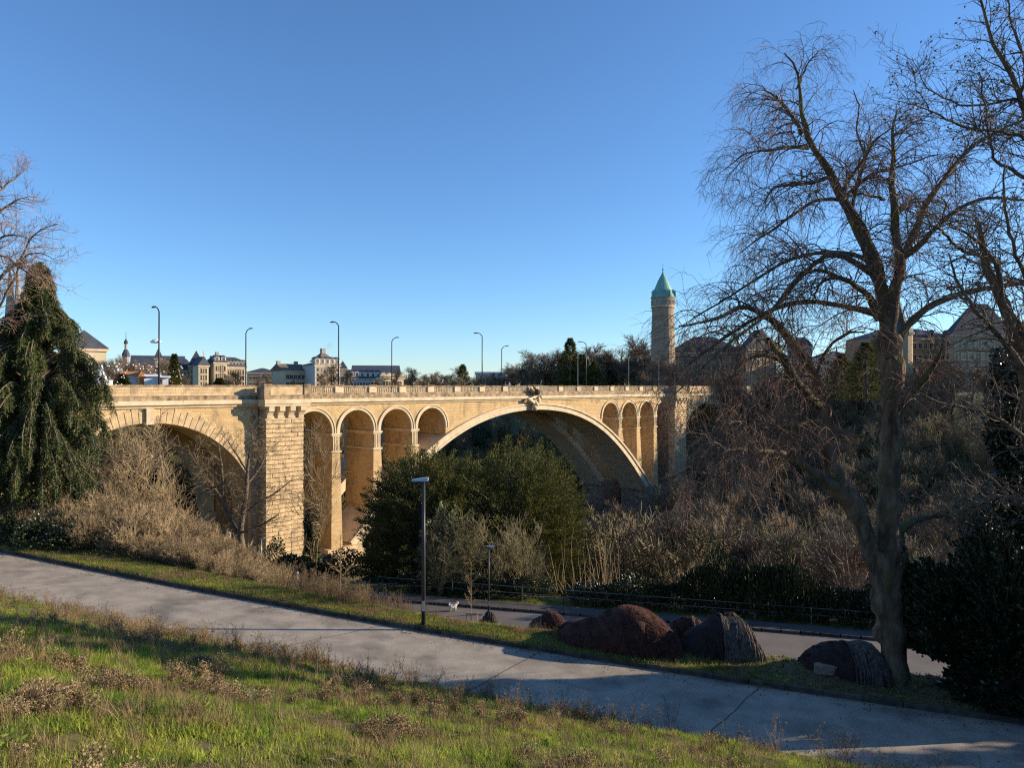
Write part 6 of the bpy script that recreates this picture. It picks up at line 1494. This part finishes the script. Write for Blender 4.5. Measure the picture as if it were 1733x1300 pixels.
# tall pale seed stalks standing alone on the slope edge
lone=[(1155,18.6,.9,'pale dry seed stalk'),(1100,17.2,.9,'') ]
stalk=[(60,1075,14.5,.85,'pale dry seed plant in the left foreground near the picture edge'),(372,1130,13.5,.7,'pale seed plant left of centre in front of the path'),(385,1060,18.5,1.0,'tall thin dark weed against the sunlit path'),(437,1105,15.,.9,'pair of pale seed stalks beside the dark weed'),(655,1150,14.5,.9,'tall pale grass clump by the path edge'),(1405,1250,11.,.9,'thin branched dry weed over the shaded path at right'),(1180,1290,9.3,.7,'dry stalk clump near the flat stone')]
for i,(px,py,Y_,h,lab) in enumerate(stalk):
    x=pxw(px,Y_); z=zg(x,Y_); me=weed(70+i,h,7,'dry' if i not in (2,) else 'brownweed'); tag(linkdata('dry_weed',me,None,(x,Y_,z)),lab,'weed')
# verge
n=60000; w_=rng.uniform(-30,19,n); v_=.17+rng.uniform(0,1,n)**1.25*np.interp(w_,[-30,-18,-6,-1,4,7,30],[2.8,2.2,2.3,1.7,2.,3.4,3.8]); X,Y=XY(w_,v_); zz=Z(X,Y); k=in_view(X,Y,zz)&((w_<7.5)|(rng.random(n)<np.clip(1-(w_-7.5)/5,.06,1)))&(rng.random(n)<.95); X,Y,zz=X[k],Y[k],zz[k]
scatter('verge_grass',np.stack([X,Y,zz-.01],1),rng.uniform(0,6.28,len(X)),rng.uniform(.7,1.5,len(X)),gs,rng,tilt=.15)
idx=np.where(rng.random(len(X))<.05)[0]; scatter('verge_dry_grass',np.stack([X,Y,zz],1)[idx],rng.uniform(0,6.28,len(idx)),rng.uniform(.3,.8,len(idx)),dt,rng,tilt=.2)
# taller dry grass where the verge meets the bank
w_=rng.uniform(-7,5.5,420); w_=np.where((w_>.6)&(w_<3.5),w_-5,w_); v_=rng.uniform(1.1,2.8,420); X,Y=XY(w_,v_); scatter('bank_grass',np.stack([X,Y,Z(X,Y)],1),rng.uniform(0,6.28,420),rng.uniform(.5,1.2,420)*np.interp(w_,[-7,-2,0,5],[1.4,1.1,.55,.5]),dt+wt,rng,tilt=.15)
# strip beyond the street pavement
n=9000; X=rng.uniform(-14,27,n); q=rng.uniform(1.4,2.7,n); X,Y=qline(X,q); scatter('street_grass',np.stack([X,Y,Z(X,Y)],1),rng.uniform(0,6.28,n),rng.uniform(.9,1.9,n),gs,rng,tilt=.1)
# leaf litter
n=1500; w_=rng.uniform(-24,22,n); v_=np.where(rng.random(n)<.5,-rng.exponential(.25,n)-.03,-PW+rng.exponential(.3,n)); X,Y=XY(w_,v_); p=np.stack([X,Y,zf(w_)+.05*np.clip(-v_,0,9)+.022],1)
V,Q=leaves(p,rng.normal(size=p.shape)*[1,1,.2],rng.uniform(.03,.08,n),.045,rng); Geo().add(V,Q).build('path_litter',M['litter'],kind='stuff')
n=9000; w_=rng.uniform(1,22,n); v_=rng.uniform(.2,3.6,n); X,Y=XY(w_,v_); k=rng.random(n)<np.clip((w_-1)/9,.05,1); X,Y=X[k],Y[k]; p=np.stack([X,Y,Z(X,Y)+.015],1)
V,Q=leaves(p,rng.normal(size=p.shape)*[1,1,.35],rng.uniform(.04,.09,len(p)),.05,rng); Geo().add(V,Q).build('fallen_leaves',M['litter'],kind='stuff')
